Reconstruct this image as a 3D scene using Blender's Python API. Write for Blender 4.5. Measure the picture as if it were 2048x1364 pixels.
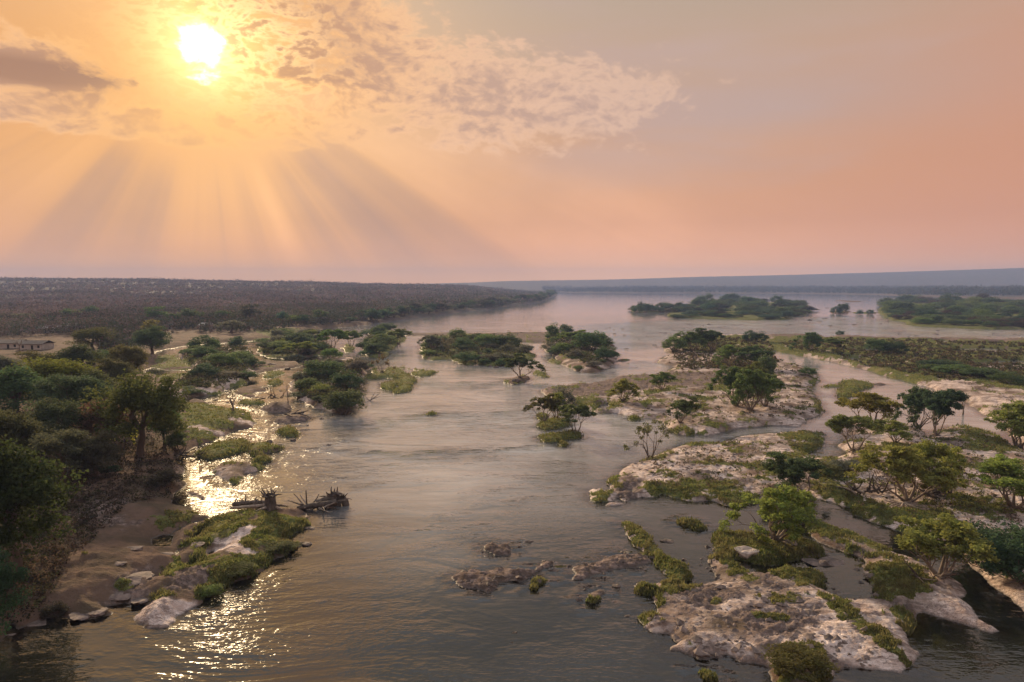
import bpy, math, random
import numpy as np
from mathutils import Vector, Matrix
R = math.radians
random.seed(7)
rng = np.random.default_rng(7)
scene = bpy.context.scene
for _o in list(bpy.data.objects):
    bpy.data.objects.remove(_o)
C = scene.collection

# ------------------------------------------------------------------ camera
CAM_H, FPX, HORIZON = 30.0, 1384.0, 572.0          # drone height, focal length in px of the 2048 px wide photograph
PITCH = math.atan((682.0 - HORIZON) / FPX)
cam_data = bpy.data.cameras.new('camera')
cam = bpy.data.objects.new('camera', cam_data)
C.objects.link(cam)
cam_data.sensor_width = 36.0
cam_data.lens = 36.0 * FPX / 2048.0
cam_data.clip_start = 0.5
cam_data.clip_end = 60000.0
cam.location = (0.0, 0.0, CAM_H)
cam.rotation_euler = (R(90) - PITCH, 0.0, 0.0)
scene.camera = cam

# ------------------------------------------------------------------ light
SUN_EL, SUN_AZ = R(16.95), R(-23.45)                # azimuth from +Y, positive towards +X
SUN_DIR = Vector((math.sin(SUN_AZ) * math.cos(SUN_EL), math.cos(SUN_AZ) * math.cos(SUN_EL), math.sin(SUN_EL)))
sun_data = bpy.data.lights.new('sun', 'SUN')
sun_data.energy = 3.6
sun_data.angle = R(4.0)          # veiled by cloud and dust
sun_data.color = (1.0, 0.73, 0.44)
sun = bpy.data.objects.new('sun', sun_data)
C.objects.link(sun)
sun.rotation_euler = SUN_DIR.to_track_quat('Z', 'Y').to_euler()

scene.view_settings.view_transform = 'Standard'
scene.view_settings.look = 'None'
scene.view_settings.gamma = 1.0
scene.view_settings.use_curve_mapping = False
scene.view_settings.exposure = 0.80
scene.render.engine = 'CYCLES'
cy = scene.cycles
cy.use_denoising = True
cy.denoiser = 'OPENIMAGEDENOISE'
cy.max_bounces = 6
cy.diffuse_bounces = 3
cy.glossy_bounces = 3
cy.transmission_bounces = 3
cy.transparent_max_bounces = 8
cy.volume_bounces = 1
cy.caustics_reflective = False
cy.caustics_refractive = False
cy.sample_clamp_indirect = 4.0
cy.sample_clamp_direct = 2.0
cy.use_adaptive_sampling = True
cy.adaptive_threshold = 0.02


class NX:
    """small helper: builds node expressions in a node tree"""
    def __init__(self, nt):
        self.nt = nt

    def node(self, t, **kw):
        n = self.nt.nodes.new(t)
        for k, v in kw.items():
            setattr(n, k, v)
        return n

    def put(self, sock, v):
        if isinstance(v, bpy.types.NodeSocket):
            self.nt.links.new(v, sock)
        elif isinstance(v, (tuple, list)) and len(v) == 3 and sock.type == 'RGBA':
            sock.default_value = (*v, 1.0)
        else:
            sock.default_value = v

    def m(self, op, a, b=0.0, c=0.0, clamp=False):
        n = self.node('ShaderNodeMath', operation=op, use_clamp=clamp)
        self.put(n.inputs[0], a); self.put(n.inputs[1], b); self.put(n.inputs[2], c)
        return n.outputs[0]

    def add(self, a, b): return self.m('ADD', a, b)
    def sub(self, a, b): return self.m('SUBTRACT', a, b)
    def mul(self, a, b): return self.m('MULTIPLY', a, b)
    def mad(self, a, b, c): return self.m('MULTIPLY_ADD', a, b, c)

    def vm(self, op, a, b=(0, 0, 0), out=0):
        n = self.node('ShaderNodeVectorMath', operation=op)
        self.put(n.inputs[0], a); self.put(n.inputs[1], b)
        return n.outputs[out]

    def smooth(self, x, lo, hi, to0=0.0, to1=1.0):
        n = self.node('ShaderNodeMapRange', interpolation_type='SMOOTHSTEP')
        for i, v in enumerate((x, lo, hi, to0, to1)):
            self.put(n.inputs[i], v)
        return n.outputs[0]

    def lin(self, x, lo, hi, to0=0.0, to1=1.0):
        n = self.node('ShaderNodeMapRange')
        for i, v in enumerate((x, lo, hi, to0, to1)):
            self.put(n.inputs[i], v)
        return n.outputs[0]

    def gauss(self, x, c, s):
        t = self.m('DIVIDE', self.sub(x, c), s)
        return self.m('EXPONENT', self.mul(self.mul(t, t), -1.0))

    def mix(self, f, a, b, blend='MIX'):
        n = self.node('ShaderNodeMix', data_type='RGBA', blend_type=blend, clamp_factor=True)
        self.put(n.inputs[0], f); self.put(n.inputs[6], a); self.put(n.inputs[7], b)
        return n.outputs[2]

    def ramp(self, x, stops, interp='LINEAR'):
        n = self.node('ShaderNodeValToRGB')
        cr = n.color_ramp
        cr.interpolation = interp
        while len(cr.elements) < len(stops):
            cr.elements.new(0.5)
        for e, (p, c) in zip(cr.elements, stops):
            e.position = p
            e.color = (*c, 1.0) if isinstance(c, (tuple, list)) else (c, c, c, 1.0)
        self.put(n.inputs[0], x)
        return n.outputs[0]

    def noise(self, vec, scale, detail=4.0, rough=0.5, dist=0.0, dims='3D', out=0):
        n = self.node('ShaderNodeTexNoise', noise_dimensions=dims)
        if vec is not None:
            self.put(n.inputs['Vector'], vec)
        self.put(n.inputs['Scale'], scale); self.put(n.inputs['Detail'], detail)
        self.put(n.inputs['Roughness'], rough); self.put(n.inputs['Distortion'], dist)
        return n.outputs[out]

    def scale(self, vec, sx, sy, sz, off=(0, 0, 0)):
        n = self.node('ShaderNodeMapping')
        self.put(n.inputs['Vector'], vec)
        n.inputs['Scale'].default_value = (sx, sy, sz)
        n.inputs['Location'].default_value = off
        return n.outputs[0]


# ------------------------------------------------------------------ sky: physical sky + sunset dust, clouds and light rays by direction
world = bpy.data.worlds.new('World')
scene.world = world
world.use_nodes = True
wt = world.node_tree
wt.nodes.clear()
X = NX(wt)
D = X.node('ShaderNodeTexCoord').outputs['Generated']
D = X.vm('NORMALIZE', D)
sx = X.node('ShaderNodeSeparateXYZ'); wt.links.new(D, sx.inputs[0])
DX, DY, DZ = sx.outputs
DEG = 180.0 / math.pi
el = X.mul(X.m('ARCSINE', DZ), DEG)
az = X.mul(X.m('ARCTAN2', DX, DY), DEG)
cosang = X.vm('DOT_PRODUCT', D, tuple(SUN_DIR), out=1)
th = X.mul(X.m('ARCCOSINE', X.m('MINIMUM', cosang, 1.0)), DEG)
# angle round the sun: 0 straight down, positive to the right
s_right = Vector((math.cos(SUN_AZ), -math.sin(SUN_AZ), 0.0))
s_down = -(Vector((0, 0, 1)) - SUN_DIR * SUN_DIR.z).normalized()
phi = X.mul(X.m('ARCTAN2', X.vm('DOT_PRODUCT', D, tuple(s_right), out=1), X.vm('DOT_PRODUCT', D, tuple(s_down), out=1)), DEG)

nish = X.node('ShaderNodeTexSky', sky_type='NISHITA')
nish.sun_disc = False
nish.sun_elevation = SUN_EL
nish.sun_rotation = SUN_AZ
nish.air_density = 1.5
nish.dust_density = 6.0
nish_c = X.vm('MULTIPLY', nish.outputs[0], (0.05, 0.05, 0.05))

# dusty sunset air low down; brightness overhead added as fill light
base = X.ramp(X.lin(el, -2.0, 60.0), [
    (0.000, (1.900, 0.880, 0.330)), (0.045, (1.780, 0.830, 0.330)), (0.075, (1.300, 0.600, 0.300)), (0.113, (1.000, 0.470, 0.255)),
    (0.180, (0.880, 0.440, 0.245)), (0.280, (0.760, 0.465, 0.310)), (0.390, (0.640, 0.480, 0.365)),
    (0.500, (0.340, 0.325, 0.320)), (0.700, (0.620, 0.645, 0.690)), (1.000, (0.900, 0.950, 1.060))])  # unseen zenith raised to fill the ground, band beneath dimmed for dark near water
fall = X.add(0.53, X.mul(-0.05, X.m('EXPONENT', X.mul(X.m('POWER', X.m('DIVIDE', th, 44.0), 2.0), -1.0))))
col = X.vm('MULTIPLY', base, X.node('ShaderNodeCombineXYZ').outputs[0])
def rgb(f):
    n = X.node('ShaderNodeCombineXYZ')
    for i in range(3):
        X.put(n.inputs[i], f)
    return n.outputs[0]
col = X.vm('MULTIPLY', base, rgb(fall))
col = X.vm('ADD', X.vm('MULTIPLY', col, (0.93, 0.93, 0.93)), X.vm('MULTIPLY', nish_c, (0.10, 0.10, 0.10)))
# redder away from the sun
red = X.smooth(th, 35.0, 66.0)
col = X.mix(X.mul(X.mul(red, 0.55), X.smooth(el, 24.0, 15.0)), col, (0.43, 0.185, 0.115))
# soft streaks of high cloud
st = X.noise(X.scale(D, 2.2, 2.2, 13.0, (3.1, 0, 0.2)), 1.0, 4.0, 0.5)
stf = X.mul(X.smooth(st, 0.44, 0.66), X.mul(X.smooth(el, 5.0, 12.0), X.smooth(th, 14.0, 32.0)))
col = X.mix(X.mul(stf, 0.60), col, (0.376, 0.268, 0.236))
dark_streak = X.mul(X.gauss(el, 13.6, 2.6), X.gauss(az, 22.0, 12.0))
col = X.mix(X.mul(dark_streak, 0.45), col, (0.336, 0.252, 0.232))
# golden glow round the sun
g1 = X.m('EXPONENT', X.mul(X.m('POWER', X.m('DIVIDE', th, 11.5), 2.0), -1.0))
g2 = X.m('EXPONENT', X.mul(th, -1.0 / 4.2))
left_gold = X.mul(X.gauss(az, -38.0, 18.0), X.gauss(el, 14.0, 9.0))
col = X.mix(X.mul(left_gold, 0.75), col, (0.56, 0.260, 0.075))
col = X.mix(X.mul(g1, 0.66), col, (0.60, 0.270, 0.070))
col = X.vm('ADD', col, X.vm('MULTIPLY', (0.30, 0.16, 0.03), rgb(X.mul(g2, 0.7))))

# light rays falling from the cloud edge, as angles round the sun
ray = X.ramp(X.lin(phi, -100.0, 100.0), [
    (0.000, 0.50), (0.200, 0.50), (0.255, 0.56), (0.282, 0.62), (0.300, 0.22), (0.345, 0.18), (0.385, 0.24), (0.420, 0.20), (0.446, 0.44),
    (0.475, 0.56), (0.500, 0.50), (0.528, 0.42), (0.560, 0.52), (0.588, 0.46), (0.604, 0.70), (0.622, 0.72),
    (0.640, 0.34), (0.675, 0.30), (0.700, 0.28), (0.730, 0.16), (0.770, 0.14), (0.790, 0.26), (0.812, 0.62), (0.835, 0.84), (0.862, 0.70),
    (0.890, 0.86), (0.910, 0.50), (0.935, 0.70), (1.000, 0.50)], 'B_SPLINE')
rn = X.noise(X.node('ShaderNodeCombineXYZ').outputs[0], 1.0)
rc = X.node('ShaderNodeCombineXYZ'); X.put(rc.inputs[0], X.mul(phi, 0.16)); X.put(rc.inputs[1], 3.3)
rn = X.noise(rc.outputs[0], 1.0, 3.0, 0.55)
rayv = X.add(X.sub(ray, 0.5), X.mul(X.sub(rn, 0.5), 0.55))
raymask = X.mul(X.mul(X.smooth(th, 7.0, 11.0), X.smooth(th, 64.0, 26.0)), X.mul(X.smooth(el, -1.0, 4.5), X.smooth(el, 13.5, 10.0)))
rayf = X.mul(rayv, raymask)
n0r = X.noise(X.scale(D, 5.0, 5.0, 7.0, (0.4, 2.0, 1.0)), 1.0, 4.0, 0.55)
col = X.vm('MULTIPLY', col, rgb(X.add(1.0, X.mul(X.mul(rayf, X.lin(n0r, 0.35, 0.65, 0.35, 1.15)), 0.58))))
col = X.mix(X.m('MAXIMUM', X.mul(rayf, -0.85), 0.0), col, (0.320, 0.228, 0.216))

# broken cloud
cpos = X.scale(D, 11.0, 11.0, 21.0, (1.7, 4.2, 0.6))
warp = X.noise(cpos, 0.8, 2.0, 0.5, out=1)
cpos2 = X.vm('ADD', cpos, X.vm('MULTIPLY', X.vm('SUBTRACT', warp, (0.5, 0.5, 0.5)), (0.7, 0.7, 0.7)))
n1 = X.noise(cpos2, 2.3, 10.0, 0.60)
n2 = X.noise(cpos2, 4.5, 8.0, 0.60)
n0 = X.noise(cpos2, 0.55, 3.0, 0.5)
m_main = X.mul(X.gauss(az, -12.0, 13.0), X.gauss(el, X.mad(az, -0.20, 15.2), 5.0))
m_low = X.mul(X.gauss(az, -22.0, 10.0), X.gauss(el, 11.4, 2.0))
m_up = X.mul(X.gauss(az, -18.0, 6.0), X.smooth(el, 14.5, 18.0))
m_left = X.mul(X.gauss(az, -34.0, 6.2), X.gauss(el, 14.0, 0.95))
m_puff = X.mul(X.gauss(az, -33.6, 4.0), X.gauss(el, 15.6, 1.3))
m_l2 = X.mul(X.gauss(az, -36.0, 9.0), X.gauss(el, 11.8, 1.8))
m_far = X.mul(X.gauss(az, 5.0, 12.0), X.gauss(el, 14.4, 4.2))
mask = X.m('MINIMUM', X.add(X.add(X.add(m_main, X.mul(m_low, 0.9)), X.add(m_up, X.mul(m_left, 1.25))), X.add(X.add(X.mul(m_far, 0.85), X.mul(m_puff, 0.9)), X.mul(m_l2, 0.8))), 1.2)
hole = X.mul(X.gauss(az, -26.4, 3.4), X.gauss(el, 17.0, 3.2))
dens = X.add(X.add(X.mul(n1, 0.62), X.add(X.mul(n2, 0.26), X.mul(n0, 0.24))), X.sub(X.mul(mask, 0.33), X.add(0.33, X.mul(hole, 0.16))))
dens = X.sub(dens, X.mul(X.smooth(el, 10.6, 8.4), 0.5))
cov = X.smooth(dens, 0.38, 0.52)
core = X.m('MINIMUM', X.add(X.mul(X.smooth(dens, 0.45, 0.66), X.lin(n2, 0.38, 0.60, 0.55, 1.1)), X.mul(m_left, 0.8)), 1.0)
core = X.mul(core, X.sub(1.0, X.mul(m_low, 0.75)))
edge_near = X.m('EXPONENT', X.mul(X.m('POWER', X.m('DIVIDE', th, 14.0), 2.0), -1.0))
lit = X.mix(edge_near, (0.650, 0.400, 0.260), (0.760, 0.390, 0.110))
lit = X.mix(X.mul(X.smooth(az, -8.0, 12.0), 0.65), lit, (0.575, 0.385, 0.275))
shade = X.mix(edge_near, (0.370, 0.245, 0.195), (0.420, 0.210, 0.095))
shade = X.mix(X.m('MINIMUM', X.mul(m_left, 1.4), 1.0), shade, (0.255, 0.140, 0.095))
ccol = X.mix(core, lit, shade)
covf = X.mul(cov, X.lin(th, 10.0, 48.0, 0.90, 0.42))
col = X.mix(covf, col, ccol)
# sun burning through, its outline broken by the cloud
wob = X.noise(cpos2, 1.4, 6.0, 0.62)
th2 = X.add(th, X.mul(X.sub(wob, 0.5), 4.6))
disc = X.smooth(th2, 1.8, 0.0)
halo = X.m('EXPONENT', X.mul(th, -1.0 / 1.8))
col = X.vm('ADD', col, X.vm('MULTIPLY', (5.0, 4.2, 3.0), rgb(disc)))
col = X.vm('ADD', col, X.vm('MULTIPLY', (1.3, 0.95, 0.36), rgb(halo)))
# silver lining in the broken cloud above and right of the sun
sil = X.mul(X.smooth(X.m('ABSOLUTE', X.sub(X.add(X.mul(n1, .6), X.mul(n2, .4)), 0.50)), 0.075, 0.0), X.m('EXPONENT', X.mul(X.m('POWER', X.m('DIVIDE', th, 6.2), 2.0), -1.0)))
col = X.vm('ADD', col, X.vm('MULTIPLY', (0.85, 0.60, 0.27), rgb(X.mul(sil, m_main))))
# below the horizon the sky meets ground anyway
bg = X.node('ShaderNodeBackground')
wt.links.new(col, bg.inputs[0])
bg.inputs[1].default_value = 0.88
wo = X.node('ShaderNodeOutputWorld')
wt.links.new(bg.outputs[0], wo.inputs[0])
for _n in [n for n in wt.nodes if n.type == 'COMBXYZ' and not any(o.is_linked for o in n.outputs)]:
    wt.nodes.remove(_n)
world.cycles.sampling_method = 'MANUAL'
world.cycles.sample_map_resolution = 1024

# ------------------------------------------------------------------ helpers
def ground(px, py, z=0.0):
    """a spot of the photograph (2048 px frame) to the place on the level z that it shows"""
    x, u = (px - 1024.0) / FPX, (682.0 - py) / FPX
    dy = math.cos(PITCH) + u * math.sin(PITCH)
    dz = -math.sin(PITCH) + u * math.cos(PITCH)
    t = (z - CAM_H) / dz
    return (x * t, dy * t)

def gpoly(pts):
    return np.array([ground(*p) for p in pts])

def ell(cx, cy, rx, ry, n=14, rot=0.0):
    c, s = math.cos(rot), math.sin(rot)
    out = []
    for i in range(n):
        a = 2 * math.pi * i / n
        x, y = rx * math.cos(a), ry * math.sin(a)
        out.append((cx + c * x - s * y, cy + s * x + c * y))
    return out

def tag(o, label=None, cat=None, group=None, kind=None):
    if label: o['label'] = label
    if cat: o['category'] = cat
    if group: o['group'] = group
    if kind: o['kind'] = kind
    return o

def link(name, data, parent=None):
    o = bpy.data.objects.new(name, data)
    C.objects.link(o)
    if parent is not None:
        o.parent = parent
    return o

def np_mesh(name, V, F, mat=None, smooth=True):
    V = np.asarray(V, np.float32); F = np.asarray(F, np.int32)
    me = bpy.data.meshes.new(name)
    n, k = F.shape
    me.vertices.add(len(V)); me.vertices.foreach_set('co', V.ravel())
    me.loops.add(n * k); me.loops.foreach_set('vertex_index', F.ravel())
    me.polygons.add(n); me.polygons.foreach_set('loop_start', np.arange(0, n * k, k, dtype=np.int32))
    me.polygons.foreach_set('use_smooth', np.full(n, smooth, bool))
    me.update(calc_edges=True)
    if mat: me.materials.append(mat)
    return me

def attr(me, name, vals):
    a = me.attributes.new(name, 'FLOAT', 'POINT')
    a.data.foreach_set('value', np.asarray(vals, np.float32))

def colattr(me, vals):
    a = me.attributes.new('tint', 'FLOAT_COLOR', 'POINT')
    v = np.ones((len(vals), 4), np.float32); v[:, :3] = vals
    a.data.foreach_set('color', v.ravel())

# ---- vectorised gradient noise
_perm = np.random.default_rng(11).permutation(512)
_perm = np.concatenate([_perm, _perm, _perm])
_ga = np.random.default_rng(12).uniform(0, 2 * np.pi, 512)
_gx, _gy = np.cos(_ga), np.sin(_ga)
def perlin(x, y):
    xi, yi = np.floor(x).astype(np.int64), np.floor(y).astype(np.int64)
    xf, yf = x - xi, y - yi
    xi &= 511; yi &= 511
    u, v = xf * xf * xf * (xf * (xf * 6 - 15) + 10), yf * yf * yf * (yf * (yf * 6 - 15) + 10)
    def g(ix, iy, dx, dy):
        h = _perm[_perm[ix] + iy] & 511
        return _gx[h] * dx + _gy[h] * dy
    a = g(xi, yi, xf, yf); b = g(xi + 1, yi, xf - 1, yf)
    c = g(xi, yi + 1, xf, yf - 1); d = g(xi + 1, yi + 1, xf - 1, yf - 1)
    return (a + u * (b - a)) * (1 - v) + (c + u * (d - c)) * v
def fbm(x, y, octs=4, gain=0.5):
    s, a, f = np.zeros_like(x), 1.0, 1.0
    for i in range(octs):
        s += a * perlin(x * f + 17.3 * i, y * f - 9.1 * i); a *= gain; f *= 2.03
    return s * 1.4
def sstep(x, a, b):
    t = np.clip((x - a) / (b - a), 0, 1)
    return t * t * (3 - 2 * t)

def poly_sd(P, poly, margin):
    """signed distance in metres (positive inside); -margin outside the polygon's box grown by margin"""
    out = np.full(len(P), -margin)
    lo, hi = poly.min(0) - margin, poly.max(0) + margin
    idx = np.nonzero((P[:, 0] > lo[0]) & (P[:, 0] < hi[0]) & (P[:, 1] > lo[1]) & (P[:, 1] < hi[1]))[0]
    if len(idx) == 0:
        return out
    q = P[idx]
    d2 = np.full(len(q), 1e18); ins = np.zeros(len(q), bool)
    for a, b in zip(poly, np.roll(poly, -1, axis=0)):
        e = b - a; w = q - a
        t = np.clip((w @ e) / max(e @ e, 1e-9), 0, 1)
        r = w - t[:, None] * e
        d2 = np.minimum(d2, (r * r).sum(1))
        cr = (a[1] > q[:, 1]) != (b[1] > q[:, 1])
        if cr.any():
            xx = a[0] + (q[:, 1] - a[1]) * e[0] / (e[1] if abs(e[1]) > 1e-12 else 1e-12)
            ins ^= cr & (q[:, 0] < xx)
    out[idx] = np.maximum(np.where(ins, 1, -1) * np.sqrt(d2), -margin)
    return out

def poly_line_d(P, pts, margin):
    out = np.full(len(P), margin)
    lo, hi = pts.min(0) - margin, pts.max(0) + margin
    idx = np.nonzero((P[:, 0] > lo[0]) & (P[:, 0] < hi[0]) & (P[:, 1] > lo[1]) & (P[:, 1] < hi[1]))[0]
    if len(idx):
        q = P[idx]; d2 = np.full(len(q), 1e18)
        for a, b in zip(pts[:-1], pts[1:]):
            e = b - a; w = q - a
            t = np.clip((w @ e) / max(e @ e, 1e-9), 0, 1)
            r = w - t[:, None] * e
            d2 = np.minimum(d2, (r * r).sum(1))
        out[idx] = np.minimum(np.sqrt(d2), margin)
    return out

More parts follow.
